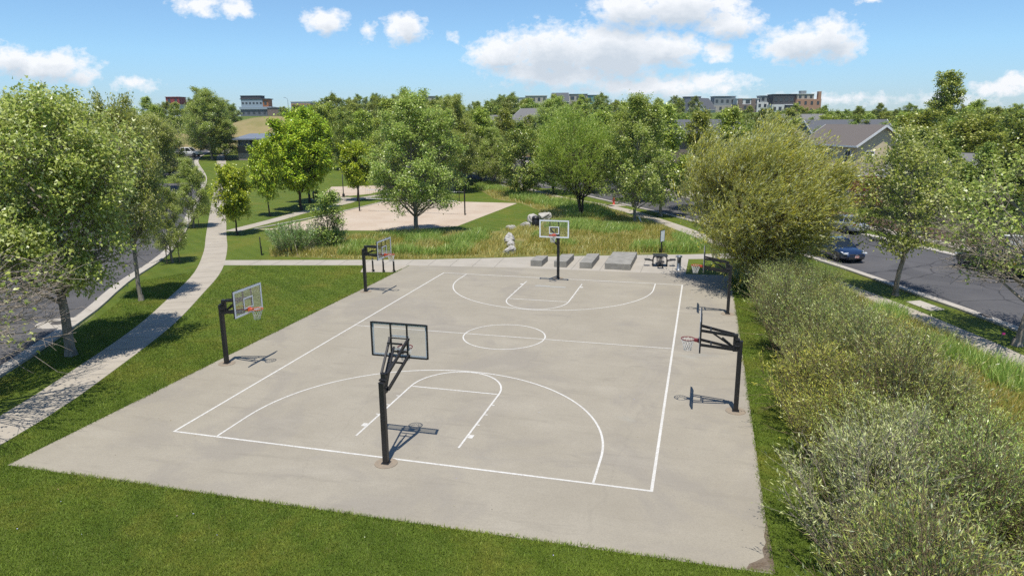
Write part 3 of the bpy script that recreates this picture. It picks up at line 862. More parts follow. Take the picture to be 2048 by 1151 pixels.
lt = [(_p[0], _p[1], 1.0, 'tall rounded plane tree across the street below the small red building'), (-35.5, -7, 1.25, 'broad plane tree across the left street, lowest at the left edge'), (-42.2, 4.0, 1.4, 'tall plane tree across the left street topping the left edge'),
      (-49, 15.5, 1.2, 'plane tree across the street directly behind the big kerb plane'), (-58, 26.5, 1.3, 'plane tree across the street at the bend of its far sidewalk'),
      (-68, 41, 1.05, 'rounded plane tree across the street, farther than the bend of its sidewalk'), (-81, 57, 1.2, 'plane tree across the street beside the climbing road')]
for i, (x, y, s, lb) in enumerate(lt):
    place((plane_a, plane_b)[i % 2], 'plane_tree', lb, 'tree', (x, y, zt(x, y)), 1.3 * i + .5, (s, s, .98 + .04 * (i % 3)))

# --- trees of the park
maple_a = grow(21, 8.9, 2.5, 3.1, ball, 34, 24, 30, .85, .24, .24, .80, LM_maple, M_barkdark, r0=.17, up=.75, droop=.35, zflat=.6)
maple_b = grow(22, 7.2, 2.4, 2.4, ball, 24, 22, 28, .75, .22, .22, .80, LM_maple, M_barkdark, r0=.14, up=.75, droop=.35, zflat=.6)
park = [(maple_b, -31.3, 23.4, .60, .80, .4, 'bright green maple with a slanting trunk where the path leaves the sidewalk'),
        (maple_b, -36.0, 35.4, .60, 1.03, 1.9, 'slim bright green maple standing on the lawn before the brick pavilion'),
        (maple_a, -35.4, 40.7, .98, 1.08, 3.0, 'broad bright yellow-green maple, the biggest beside the sand'),
        (maple_a, -38.5, 47.7, .9, 1.22, 4.4, 'tall bright green maple at the concrete pad of the bike loops'),
        (maple_b, -33.4, 50.6, .75, .95, 5.4, 'bright green maple between the bike loops and the volleyball post')]
for pr, x, y, s, sz, rz, lb in park:
    place(pr, 'maple_tree', lb, 'tree', (x, y, 0), rz, (s, s, sz), 'maples around the volleyball sand')
central = grow(31, 11.6, 2.9, 4.0, egg, 50, 19, 42, .82, .24, .17, .78, LM_plane2, M_bark, r0=.21, up=.5, lobed=True)
place(central, 'plane_tree', 'large dusty-green plane tree rising from the near edge of the sand court', 'tree', (-15.5, 26.8, 0), .9)
mid_b = grow(32, 11.2, 2.6, 3.4, egg, 42, 18, 40, .80, .23, .17, .78, LM_plane2, M_bark, r0=.17, up=.5, bare=8, lobed=True)
place(mid_b, 'plane_tree', 'tall plane tree beside the staked stump in the meadow', 'tree', (2.5, 36.9, 0), 2.2, (.98, .98, 1.02))
for x, y, s, sz, rz, lb in ((-38.3, 26.4, .52, .56, 1.0, 'small staked plane sapling farther along the left kerb'),
                            (-28.0, 11.4, .40, .46, 3.3, 'thin staked plane sapling nearest the cross path'),
                            (-87.2, 93.0, 1.25, 1.12, 2.0, 'large dark plane tree beside the pavilion and the white pickup'),
                            (-20.5, 70.5, .62, .62, .7, 'small plane tree with a bare thin trunk, first along the parking lot kerb'),
                            (-22.6, 73.7, .72, .74, 1.7, 'plane tree second along the parking lot kerb'),
                            (-26.0, 79.4, .9, .9, 2.7, 'thick trunked plane tree third along the parking lot kerb'),
                            (-29.5, 84, .85, .85, 3.7, 'plane tree fourth along the parking lot kerb'),
                            (-25, 63, 1.0, 1.02, 4.1, 'plane tree behind the volleyball net above the meadow boulder'),
                            (-29, 72, 1.0, 1.08, 4.9, 'plane tree behind the sand play area'),
                            (-17.5, 92, 1.1, 1.05, 5.7, 'plane tree on the far side of the parking lot')):
    place(mid_b if s < .8 else central, 'plane_tree', lb, 'tree', (x, y, zt(x, y)), rz, (s, s, sz))
locust = grow(41, 8.9, 3.2, 4.5, ball, 56, 20, 17, 1.0, .20, .18, .22, LM_locust, M_barkdark, r0=.24, strand=(4, 1.0, .1), wind=(.16, .04, .10), stems=3, up=.5, droop=-.05, dz=1.6, lean=(-.9, 0))
place(locust, 'locust_tree', 'rounded feathery green locust tree with a forked dark trunk in the tall grass', 'tree', (-3.4, 41.0, 0), 0)
willow = grow(51, 7.7, 2.0, 3.9, ball, 54, 28, 19, 1.0, .20, .20, .21, LM_willow, M_barkpalm, r0=.26, strand=(5, 1.35, .10), wind=(.55, .10, .20), stems=5, spikes=12, droop=.0, dz=1.3, lean=(.1, .1), trunk_top=.75)
place(willow, 'willow_tree', 'big golden-olive willow streaming in the wind beside the blue sedan', 'tree', (11.95, 13.2, 0), 0)

# --- street trees on the right
sparse = grow(61, 8.3, 2.9, 2.1, mid_egg, 24, 13, 24, .75, .28, .17, .75, LM_plane, M_bark, r0=.15, bare=24, up=.5, lobed=True)
place(sparse, 'plane_tree', 'open plane tree with a thin trunk beside the white utility lid', 'tree', (19.4, 12.7, 0), .3)
sparse2 = grow(62, 8.8, 3.0, 3.2, mid_egg, 27, 12, 22, .75, .30, .17, .75, LM_plane, M_barkpale, r0=.19, bare=110, up=.5, lean=(.9, -.2), lobed=True)
place(sparse2, 'plane_tree', 'plane tree at the right edge with long bare grey twigs over the street', 'tree', (22.3, 4.1, 0), 1.1)

# --- trees across the right street and between the houses
far_a = grow(71, 11, 2.0, 3.9, egg, 36, 15, 25, .85, .30, .27, .72, LM_far, M_barkdark, r0=.2)
far_b = grow(72, 10, 1.6, 4.1, ball, 36, 15, 25, .85, .30, .27, .72, LM_far, M_barkdark, r0=.2)
far_c = grow(73, 12, 2.2, 3.3, cone, 34, 14, 25, .75, .28, .26, .72, LM_farl, M_bark, r0=.18)
far_d = grow(74, 9.5, 1.6, 4.0, egg, 32, 15, 25, .85, .30, .28, .7, LM_farl, M_bark, r0=.2)
poplar = grow(75, 16, 2.0, 3.2, lambda t: .95 - .6 * t, 40, 18, 18, .95, .34, .34, .72, LM_farl, M_barkdark, r0=.22)
FAR = [far_a, far_b, far_c, far_d]
mids = [  # bearing, distance, proto, height, width, label
    (1330, 74, 2, 10.5, .95, 'light green tree across the street behind the meadow plane'),
    (1400, 80, 2, 10.0, .95, 'leafy tree across the street showing over the left shoulder of the golden willow'),
    (1465, 84, 2, 10.3, .9, 'bushy tree rising just over the top of the golden willow'),
    (1300, 88, 0, 9.1, 1.0, 'dark tree beside the driveway across the street'),
    (1835, 82, 0, 8.0, .95, 'dark round tree shading the right of the beige house'),
    (1898, 78, 0, 7.3, 1.0, 'dark green tree on the house lawn behind the bare twigs'),
    (1985, 78, 0, 6.9, .9, 'dark spreading tree on the house lawn nearer the right edge'),
    (2060, 80, 0, 8.6, 1.1, 'dark tree cut by the right edge across the street'),
    (1840, 104, 3, 9.6, 1.1, 'grey-green tree behind the right gable of the beige house'),
    (1960, 98, 3, 8.9, 1.1, 'grey-green tree behind the house lawn'),
    (2040, 112, 0, 10.0, 1.2, 'tall tree behind the lawn at the right edge'),
    (1110, 96, 0, 9.6, 1.0, 'dark tree behind the feathery locust'),
    (1050, 92, 1, 8.6, .9, 'dark rounded tree below the bluish gabled house'),
    (1200, 98, 2, 10.2, 1.0, 'light green tree between the locust and the meadow plane'),
    (1255, 110, 2, 11.6, 1.0, 'tall light tree behind the meadow plane'),
    (965, 112, 2, 10.9, 1.0, 'tree over the parking lot behind the white pickup'),
    (905, 104, 2, 10.5, 1.0, 'tree above the right end of the volleyball net'),
    (850, 110, 2, 11.8, .85, 'tall narrow tree showing over the central plane'),
    (778, 112, 2, 12.4, .85, 'tall pointed tree left of the central plane'),
    (725, 120, 2, 10.5, 1.0, 'tree over the right end of the brick pavilion'),
    (690, 135, 0, 8.2, .9, 'dark tree behind the right end of the brick pavilion'),
    (1010, 125, 2, 10.5, 1.0, 'light tree behind the parked cars of the parking lot'),
]
for px, d, k, h, w, lb in mids:
    hh = (11, 10, 12, 9.5)[k]; s = h / hh
    place(FAR[k], 'broadleaf_tree', lb, 'tree', spot(px, d), px * .37, (s * w * 1.08, s * w * 1.08, s))
place(poplar, 'poplar_tree', 'tall poplar standing above the other trees on the right', 'tree', spot(1888, 150), 0, (1, 1, .93))
bush = grow(76, 2.6, .4, 1.5, ball, 12, 14, 18, .5, .2, .16, .6, LM_purple, M_barkdark, r0=.06)
place(bush, 'plum_bush', 'dark purple-leaved bush below the white porch railing', 'bush', spot(1748, 88), 0, (1.15, 1.15, 1.1))

# the far tree line, one tree at a time
random.seed(5)
far_rows = [(150, 655, 1370, 44, (6.5, 10.2)), (190, 640, 1350, 38, (6.5, 10.2)), (250, 650, 1360, 34, (6.5, 10.5)), (330, 640, 1400, 30, (6, 10.5)),
            (120, 1660, 2080, 60, (7, 9)), (145, 1655, 2090, 46, (7, 9)), (185, 1650, 2090, 40, (5.5, 8)), (240, 1650, 2100, 34, (4.5, 7)),
            (140, 1385, 1650, 36, (6.5, 8.5)), (185, 1370, 1650, 30, (5.5, 7.5)), (250, 1390, 1650, 26, (4.5, 6.0)),
            (230, 300, 480, 30, (7.5, 10.0)), (140, 300, 350, 26, (7.5, 9.5)), (165, 395, 470, 30, (6.5, 9)), (170, 260, 330, 44, (8.5, 10.5)), (330, 575, 640, 26, (4, 6)), (150, -60, 240, 60, (7.5, 10))]
kinds = ('dark oval', 'dark rounded', 'light tall', 'light rounded')
zone = lambda px: ('left of the street' if px < 300 else 'by the red building' if px < 480 else 'over the tan mound' if px < 660 else 'over the central plane' if px < 900 else 'over the parked cars' if px < 1040
                   else 'over the feathery locust' if px < 1180 else 'over the meadow plane' if px < 1340 else 'below the apartment blocks' if px < 1650 else 'right of the apartment blocks' if px < 1830 else 'near the tall poplar' if px < 1940 else 'at the right edge')
for d, a, b_, st, (h0, h1) in far_rows:
    px = a
    while px < b_:
        q = px + random.uniform(-.3, .3) * st; dd = d * random.uniform(.93, 1.07); k = random.choice((0, 0, 1, 2, 3, 3))
        h = random.uniform(h0, h1); hh = (11, 10, 12, 9.5)[k]
        s = h / hh
        lab = f"{kinds[k]} tree in the {'nearer' if d < 160 else 'middle' if d < 220 else 'farthest'} rank of far trees {zone(q)}"
        place(FAR[k], 'broadleaf_tree', lab, 'tree', spot(q, dd), random.uniform(0, 6), (s * 1.15, s * 1.15, s), lab.replace('tree in', 'trees in'))
        px += st * random.uniform(.8, 1.2)

# --- willow shrubs along the right side of the court
sh = [shrub_mesh(81, 3.1, 1.8, 90, 14, LM_shrub, M_barkpalm), shrub_mesh(82, 2.7, 1.9, 90, 14, LM_shrubs, M_barkpale, lean=(-.35, .1)),
      shrub_mesh(83, 3.6, 1.5, 70, 14, LM_shrubg, M_barkpalm, lean=(.3, -.1)), shrub_mesh(84, 2.6, 1.7, 85, 13, LM_shruby, M_barkpalm)]
sg = np.random.default_rng(3)
SH = []
for j, y in enumerate(np.arange(-18.5, 17.5, 1.85)):
    xa = 12.75 + .12 * math.sin(j * 1.7); 
    xb = np.interp(y, [-18, 0, 8, 13, 18], [16.6, 15.7, 14.9, 13.6, 12.5])
    n = max(1, int(round((xb - xa) / 1.75)) + 1)
    for i in range(n):
        x = xa + (xb - xa) * (i / max(1, n - 1)) + sg.uniform(-.3, .3)
        if i == 0: x = max(x, 12.5)
        SH.append((x, y + sg.uniform(-.6, .6), i, n))
for k, (x, y, i, n) in enumerate(SH):
    pr = 3 if sg.random() < .2 else int(sg.integers(0, 3))
    s = sg.uniform(.72, 1.16) * (1.06 if y < -6 else 1) * (.8 if i == n - 1 else 1)
    tone = 'yellowing' if pr == 3 else ('orange-stemmed grey-green', 'silvery pale-twigged', 'tall deep green')[pr]
    row = 'court edge' if i == 0 else 'outer edge' if i == n - 1 else 'middle'
    part = 'near corner' if y < -11 else 'beside near right goal' if y < -2 else 'between the right goals' if y < 5.5 else 'beside far right goal' if y < 12 else 'tip before golden willow'
    lb = f"{tone} willow shrub in the thicket's {row}, {part}"
    place(sh[pr], 'willow_shrub', lb, 'shrub', (x, y, 0), sg.uniform(0, 6.28), (s, s, s * (.92 if y < 8 else .78)), lb.replace('shrub in', 'shrubs in'))
grey = [shrub_mesh(85, 1.5, 1.5, 80, 12, LM_sage, M_barkpale, L=.14, shoots=7)]
for x, y, s, lb in ((-21.8, 17.0, 1.15, 'mounded sage-green shrub beside the black post sign'), (-20.0, 18.6, .95, 'sage-green shrub behind the post sign, next to the small upright tree')):
    place(grey[0], 'sage_shrub', lb, 'shrub', (x, y, 0), x, (s * 1.35, s * 1.35, s * 1.2))
up_bush = grow(77, 4.6, .5, 1.15, lambda t: .8 - .35 * t, 16, 14, 22, .42, .2, .13, .6, LM_far, M_barkdark, r0=.06)
place(up_bush, 'upright_shrub', 'narrow dark upright shrub in front of the sand court', 'shrub', (-19.4, 18.6, 0), 0, (1.1, 1.1, .95))

# --- grasses
g = np.random.default_rng(9)
sw = offset(side_l, -.9) + offset(side_l, .9)[::-1]
SWP = [(p.x, p.y) for p in sw if p.y < 40]
PAD = [(-13.25, 11.4), (-10.8, 12.0), (-10.8, 14.4), (-14.1, 13.7)]
def lawn(poly, dens, h, w):
    x, y = sample(g, poly, dens)
    k = ~(in_poly(x, y, SWP) | in_poly(x, y, PAD)); x, y = x[k], y[k]
    return blades(g, x, y, h * g.uniform(.6, 1.25, len(x)), np.full(len(x), w), .55)
front = [(-18, -15.9), (-10.9, -15.78), (10.6, -15.56), (14, -15.5), (14, -20.5), (-18, -20.5)]
leftp = [(-13.6, -15.8), (-10.92, -15.8), (-10.92, -4), (-17, -4), (-14.6, -9), (-13.2, -12.9)]
leftf = [(-10.95, -4), (-10.95, 14), (-22.5, 11.4), (-21.6, 7.5), (-19.2, 3.3), (-16.3, -4)]
rightp = [(10.62, -16), (13.2, -16), (13.2, 15.5), (10.7, 15.5)]
verge = [(-14.6, -16), (-15.5, -12), (-15.8, -8.9), (-18.2, -2.6), (-21.0, 3.3), (-24.2, 9.3), (-25.8, 6.1), (-22.4, .2), (-19.7, -5.3), (-17.9, -9.6), (-15.9, -14)]
def fringe(a, b, n, side):
    t = g.uniform(0, 1, n); a = np.array(a); b = np.array(b); d = (b - a) / np.linalg.norm(b - a); nn = np.array([d[1], -d[0]]) * side
    p = a + (b - a) * t[:, None] + nn * (g.normal(.02, .045, n) + .04 * lumps(t * 40, t * 17, 1.0, 5))[:, None]
    return blades(g, p[:, 0], p[:, 1], g.uniform(.035, .095, n), np.full(n, .014), .6, tuple(-nn * .35))
blade_obj('lawn_grass', [fringe((-10.85, -15.74), (10.55, -15.52), 5200, 1), fringe((-10.87, 13), (-10.86, -15.7), 4200, 1), fringe((10.56, -15.5), (10.62, 5), 3600, 1), fringe((10.62, 5), (10.56, 15.9), 1600, 1), lawn(front, 1700, .05, .012), lawn(leftp, 1200, .05, .014), lawn(leftf, 420, .05, .02), lawn(rightp, 1000, .055, .013), lawn(verge, 700, .05, .016)], M_blade,
          'short mown green grass around the court', 'grass')
def tall(poly, dens, h, w, thr=None, seed=1, s=.8, lean=.3, wind=(.12, .03)):
    x, y = sample(g, poly, dens)
    l = lumps(x, y, s, seed)
    if thr is not None:
        k = l > thr; x, y, l = x[k], y[k], l[k]
    hh = h * (1 + .35 * l) * g.uniform(.55, 1.15, len(x))
    return blades(g, x, y, np.maximum(hh, .06), w * g.uniform(.7, 1.3, len(x)), lean, wind)
bandA = [(-23.0, 15.6), (-15.8, 16.2), (-10.5, 17.5), (-7.6, 18.7), (-7.0, 24), (-9.2, 28.5), (-13, 27.5), (-18, 27), (-22, 22)]
bandB = [(-5.0, 19.6), (-3.2, 20.2), (4.0, 22.6), (7.6, 23.6), (8.2, 27), (6.6, 31.5), (2.5, 39), (-3, 42.5), (-5.5, 36), (-5.2, 28)]
bandC = [(-4.5, 38.5), (1.5, 39), (-2.5, 47), (-8, 54), (-16, 62), (-24, 76), (-24.5, 70), (-15, 56), (-11.5, 51), (-7, 46)]
bandD = [(17.2, -18), (16.6, 0), (15.3, 8), (13.8, 13.5), (13.3, 18.6), (14.2, 18.4), (15.5, 15.2), (17.5, 10.5), (19.1, 6.0), (20.5, 1.8), (21.2, -3), (21.4, -18)]
blade_obj('tall_grass', [tall(bandA, 230, .68, .045, .0, 1), tall(bandB, 170, .58, .045, .30, 2, .6), tall(bandC, 110, .65, .055, .0, 3, .5), tall(bandD, 260, .75, .03, .30, 4, .7),
                         tall([(6.0, 22.9), (8.3, 23.6), (8.9, 26.5), (7.4, 28)], 300, .8, .045, None, 5), tall([(13.8, 13.5), (13.2, 18.6), (14.3, 18), (16.4, 12.6), (16.4, 9.5)], 330, .95, .035, -.6, 6)], GM_green,
          'tall blue-green grass growing around the court and meadow', 'grass')
blade_obj('dry_grass', [tall(dry1, 75, .42, .04, -.7, 11, .7), tall(bandA, 120, .55, .035, .15, 21, 1.3), tall(bandB, 190, .36, .032, -.45, 12, .9), tall(bandD, 230, .38, .022, -.6, 13, 1.1),
                        tall([(-22.6, 15.25), (-15.8, 15.55), (-10.5, 16.9), (-5.4, 18.75), (-5.6, 19.6), (-10.7, 17.7), (-16, 16.3), (-22.8, 15.9)], 420, .18, .03)], GM_dry,
          'dry tan grass in the unmown meadow and bank', 'grass')
blade_obj('meadow_grass', [tall(bandA, 130, .45, .035, -.6, 14, 1.1), tall(bandB, 130, .5, .032, -.5, 15, 1.0), tall(bandC, 70, .5, .045, -.6, 16, .9), tall(bandD, 330, .42, .022, -.8, 17, .9)], GM_mix,
          'mixed green and straw meadow grass', 'grass')

# ------------------------------------------------------------------ basketball goals
def goal(label, loc, rz, rim_z, rim_m, net_m, sway=0.0):
    o = thing('basketball_hoop', label, 'basketball hoop', loc, rz, 'basketball hoops around the court')
    b = MB(); b.lathe([(.0, .0), (.34, .0), (.335, .017), (.0, .018)], 28); b.build('footing', M_hole, o)
    PH = 2.52
    b = MB(); b.box((0, 0, PH / 2), (.155, .155, PH)); b.box((0, 0, .02), (.24, .24, .03)); b.box((0, 0, PH + .008), (.175, .175, .02))
    p = b.build('pole', M_black, o, bevel=.012)
    b = MB(); b.box((0, .16, 2.46), (.15, .15, .60)); b.box((0, .10, 2.58), (.20, .16, .05)); b.box((0, .10, 2.36), (.20, .16, .05))
    for z in (2.58, 2.36):
        for x in (-.1, .1):
            for y in (.05, .15): b.tube([(x, y, z), (x + math.copysign(.018, x), y, z)], .016, 6)
    b.build('mount_box', M_black, o, bevel=.01)
    yb = 1.33
    zl = rim_z - .10; zu = rim_z + .40
    for s in (-1, 1):
        for z0, z1 in ((2.72, zu), (2.24, zl)):
            b = MB(); b.bar((s * .095, .20, z0), (s * .30, yb - .03, z1), .058, .085)
            b.tube([(s * .075, .20, z0), (s * .125, .20, z0)], .03, 8); b.tube([(s * .27, yb - .04, z1), (s * .34, yb - .04, z1)], .03, 8)
            b.build('arm', M_black, o)
    b = MB(); b.bar((0, .24, 2.30), (0, .92, zl + .72 * (zu - zl)), .05); b.bar((0, .24, 2.30), (0, .60, 2.24 + .5 * (zl - 2.24) + .28), .075)
    b.bar((-.24, .98, zu - .09 * (zu - 2.72)), (.24, .98, zu - .09 * (zu - 2.72)), .045)
    b.bar((-.235, .95, zl - .2 * (zl - 2.24)), (.235, .95, zl - .2 * (zl - 2.24)), .045)
    b.build('strut', M_black, o)
    # board
    z0 = rim_z - .20; H = 1.07; W = 1.83; zc = z0 + H / 2
    b = MB(); b.box((0, yb, zc), (W - .03, .012, H - .03)); bd = b.build('backboard', M_board, o)
    b = MB()
    for s in (-1, 1):
        b.box((s * (W / 2 - .012), yb - .018, zc), (.04, .05, H))
        b.box((s * .265, yb - .032, zc), (.042, .045, H - .06))
    for z in (z0 + .013, z0 + H - .013): b.box((0, yb - .020, z), (W - .066, .046, .04))
    b.box((0, yb - .030, rim_z - .02), (.486, .04, .05)); b.box((0, yb - .031, zu), (.486, .03, .03))
    b.build('frame', M_black, bd)
    b = MB(); yf = yb + .0095; bw = .08
    for s in (-1, 1): b.box((s * (W / 2 - bw / 2), yf, zc), (bw, .007, H))
    for z in (z0 + bw / 2, z0 + H - bw / 2): b.box((0, yf, z), (W - 2 * bw - .002, .007, bw))
    b.build('border', M_boardborder, bd)
    b = MB(); tw, th = .61, .46; zt0 = rim_z + .02
    for s in (-1, 1): b.box((s * (tw / 2 - .025), yf, zt0 + th / 2), (.05, .007, th))
    for z in (zt0 + .025, zt0 + th - .025): b.box((0, yf, z), (tw - .102, .007, .05))
    b.build('target_square', M_boardborder, bd)
    # rim and net
    yc = yb + .385; rr = .2286
    b = MB()
    b.tube([(rr * math.cos(t), yc + rr * math.sin(t), rim_z) for t in np.linspace(0, 2 * PI, 41)[:-1]], .011, 8, closed=True)
    b.tube([((rr - .006) * math.cos(t), yc + (rr - .006) * math.sin(t), rim_z - .020) for t in np.linspace(0, 2 * PI, 41)[:-1]], .008, 6, closed=True)
    b.box((0, yb + .095, rim_z - .035), (.16, .16, .085)); b.box((0, yb + .022, rim_z - .03), (.20, .02, .15))
    for s in (-1, 1): b.bar((s * .08, yb + .03, rim_z - .09), (s * .14, yc - .17, rim_z - .012), .02)
    rim = b.build('rim', rim_m, o)
    b = MB(); prof = [(.224, -.01), (.19, -.12), (.155, -.23), (.128, -.33), (.122, -.42)]
    n = 12
    ring = lambda i, k: (prof[i][0] * math.cos(2 * PI * k / (2 * n)) + sway * (-prof[i][1]), yc + prof[i][0] * math.sin(2 * PI * k / (2 * n)), rim_z + prof[i][1])
    for i in range(4):
        for k in range(i % 2, 2 * n, 2):
            for d in (-1, 1): b.tube([ring(i, k), ring(i + 1, k + d)], .0065, 4, caps=False)
    b.build('net', net_m, rim)
    return o
goal('black basketball hoop standing on the near baseline, seen from behind its glass board', (0, -12.86, .012), 0, 3.05, M_rimdark, M_net)
goal('black basketball hoop on the far baseline before the concrete blocks', (0, 12.62, .012), PI, 3.02, M_rim, M_net)
goal('black basketball hoop by the left lawn nearest the camera, with a bright orange rim', (-10.25, -6.4, .012), -PI / 2, 2.47, mat('orange_rim_paint', (.62, .14, .06), (.52, .11, .05), rough=.4), M_netdark, .15)
goal('black basketball hoop by the left lawn beside the bike racks', (-10.35, 6.55, .012), -PI / 2, 2.30, M_rim, M_net, -.2)
goal('black basketball hoop against the willow shrubs, nearer of the two on that side', (10.08, -6.4, .012), PI / 2, 2.49, M_rimdark, M_net)
goal('black basketball hoop against the willow shrubs, in the shade beside the green corner patch', (10.15, 6.4, .012), PI / 2, 2.49, M_rim, M_net, .05)

# ------------------------------------------------------------------ plaza furniture
def block(lb, x0, x1, y0, y1, h=.43):
    b = MB(); b.prism([(x0, y0), (x1, y0 - .01), (x1 + .02, y1), (x0 + .02, y1 - .25)], .0, h)
    o = b.build('concrete_block', M_block, bevel=.02); tag(o, lb, 'concrete block', 'concrete seating blocks on the plaza')
block('smallest square concrete seating block at the left of the row of four', -2.62, -1.82, 16.0, 17.9)
block('concrete seating block directly behind the far hoop pole', -.98, -.12, 16.05, 18.9)
block('long narrow concrete seating block beside the widest one', .78, 1.62, 16.05, 19.5)
block('widest concrete seating block, nearest the black picnic table', 2.48, 4.2, 16.1, 20.6)

def picnic(x, y):
    o = thing('picnic_table', 'black steel mesh picnic table with four attached seats on the plaza', 'picnic table', (x, y, .012), .15)
    b = MB(); b.box((0, 0, .76), (.98, .98, .03)); b.box((0, 0, .735), (.86, .86, .03))
    b.build('tabletop', M_grille, o, bevel=.02)
    b = MB(); b.tube([(0, 0, 0), (0, 0, .74)], .05, 10); b.box((0, 0, .015), (.4, .4, .03))
    b.build('pedestal', M_black, o)
    for k in range(4):
        a = k * PI / 2
        c, s = math.cos(a), math.sin(a)
        b = MB(); b.box((c * .86, s * .86, .46), (.38, .42, .04), rz=a)
        for q in (-1, 1): b.bar((c * .68 - s * .17 * q, s * .68 + c * .17 * q, .43), (c * 1.02 - s * .17 * q, s * 1.02 + c * .17 * q, .43), .035)
        st = b.build('seat', M_grille, o, bevel=.012)
        b = MB()
        for q in (-1, 1):
            x_ = lambda r, z: (c * r - s * .15 * q, s * r + c * .15 * q, z)
            b.tube([x_(.05, .70), x_(.30, .69), x_(.44, .62), x_(.47, .45), x_(.47, .0)], .032, 8)
            b.tube([x_(.47, .36), x_(.60, .40), x_(.84, .43)], .030, 8)
        b.build('seat_support', M_black, o)
picnic(6.0, 18.0)

o = thing('drinking_fountain', 'grey steel pedestal drinking fountain beside the picnic table', 'drinking fountain', (7.3, 16.85, .012), 0)
b = MB(); b.lathe([(.16, 0), (.16, .03), (.135, .04), (.135, .84), (.15, .86)], 20); b.build('pedestal', M_steel, o, True)
b = MB(); b.lathe([(.14, .84), (.20, .90), (.205, .97), (.17, .975), (.12, .93), (.03, .915)], 20); bs = b.build('basin', M_steel, o, True)
b = MB(); b.tube([(-.1, 0, .93), (-.1, 0, 1.03), (-.06, 0, 1.05)], .014, 8); b.build('spout', M_steel, bs)
b = MB(); b.box((0, -.14, .62), (.12, .02, .2)); b.build('access_plate', M_black, o)

o = thing('post_sign', 'white park sign board on a black post behind the picnic table', 'sign', (5.8, 22.95, 0), 1.15)
b = MB(); b.tube([(0, 0, 0), (0, 0, 1.62)], .05, 10); b.build('post', M_black, o)
b = MB(); b.box((0, -.045, 1.30), (.62, .03, .82)); pn = b.build('sign_panel', M_boardborder, o)
b = MB()
for s in (-1, 1): b.box((s * .32, -.045, 1.30), (.03, .045, .88))
for z in (.875, 1.725): b.box((0, -.045, z), (.61, .045, .03))
b.build('panel_frame', M_black, pn)
o = thing('post_sign', 'dark narrow park sign standing in the lawn before the sage shrub', 'sign', (-23.4, 15.4, 0), -.9)
b = MB(); b.box((0, 0, .35), (.10, .10, .7)); b.build('post', M_black, o)
b = MB(); b.box((0, -.03, .95), (.50, .06, .85)); b.build('sign_panel', M_black, o, bevel=.015)

for i, (x, y, lb) in enumerate(((-12.54, 12.02, 'black steel loop rack on the pad, farthest from the court'), (-11.79, 12.05, 'black steel loop rack on the pad, the middle one of three'), (-11.1, 12.2, 'black steel loop rack on the pad, next to the court edge'))):
    o = thing('bike_rack', lb, 'bike rack', (x, y, .013), R(-71 + 90 + 10) , 'loop racks beside the far left hoop')
    b = MB(); pts = [(-.25 if False else -.22, 0, 0), (-.22, 0, .62)] + [(-.22 * math.cos(t), 0, .62 + .22 * math.sin(t)) for t in np.linspace(.3, PI - .3, 7)] + [(.22, 0, .62), (.22, 0, 0)]
    b.tube([(0, -p[0], p[2]) for p in pts], .045, 8); b.build('loop', M_black, o, True)
    for s in (-1, 1):
        b = MB(); b.box((0, s * .22, .012), (.18, .16, .024)); b.build('foot_plate', M_black, o)
c0 = Vector((-37.1, 49.7, 0)); dv = Vector((.62, 1.25, 0)).normalized()
for i, lb in enumerate(('inverted-U bike loop on the pad, leftmost of three under the maples', 'inverted-U bike loop on the pad, centre of three under the maples', 'inverted-U bike loop on the pad, rightmost of three beside the lamp post')):
    o = thing('bike_rack', lb, 'bike rack', c0 + Vector((.88, .24, 0)) * i * .62, .1, 'bike loops under the maples')
    b = MB(); pts = [(-.36, 0, 0), (-.36, 0, .72)] + [(-.36 * math.cos(t), 0, .72 + .34 * math.sin(t)) for t in np.linspace(.2, PI - .2, 9)] + [(.36, 0, .72), (.36, 0, 0)]
    b.tube(pts, .05, 8); b.build('loop', M_black, o, True)

def bin_(lb, loc):
    o = thing('litter_bin', lb, 'litter bin', loc)
    b = MB(); b.lathe([(.26, 0), (.30, .06), (.33, .86), (.30, .88)], 20); b.build('body', M_black, o, True)
    b = MB(); b.lathe([(.36, .88), (.36, .93), (.32, 1.02), (.22, 1.10), (.10, 1.13), (.03, 1.135)], 20); b.build('lid', M_black, o, True)
    b = MB()
    for k in range(16):
        t = 2 * PI * k / 16; b.bar((.315 * math.cos(t), .315 * math.sin(t), .08), (.345 * math.cos(t), .345 * math.sin(t), .85), .02)
    b.build('slats', M_black, o)
bin_('black litter bin with a domed lid beside the pale boulders', (-6.3, 33.2, 0))
bin_('black litter bin under the broad maple by the bike loops', (-39.4, 50.6, 0))

def lamp_post(lb, loc, h=4.4):
    o = thing('lamp_post', lb, 'lamp post', loc)
    b = MB(); b.lathe([(.17, 0), (.17, .35), (.11, .45), (.06, .55), (.05, h)], 14); b.build('post', M_black, o, True)
    b = MB(); b.lathe([(.05, h), (.24, h + .05), (.28, h + .12), (.10, h + .28), (.02, h + .34)], 14); b.build('lamp_head', M_black, o, True)
lamp_post('black park lamp post with a flared base by the bike loops', (-37.4, 54.3, 0))
o = thing('street_lamp', 'tall thin street lamp on the skyline beyond the tan mound', 'street lamp', spot(584, 330))
b = MB(); b.tube([(0, 0, 0), (0, 0, 8.2), (-.3, 0, 9.0), (-1.2, 0, 9.4)], [.13, .09, .08, .07], 8); b.build('post', M_steel, o)
b = MB(); b.box((-1.5, 0, 9.38), (.8, .3, .14)); b.build('lamp_head', M_steel, o)

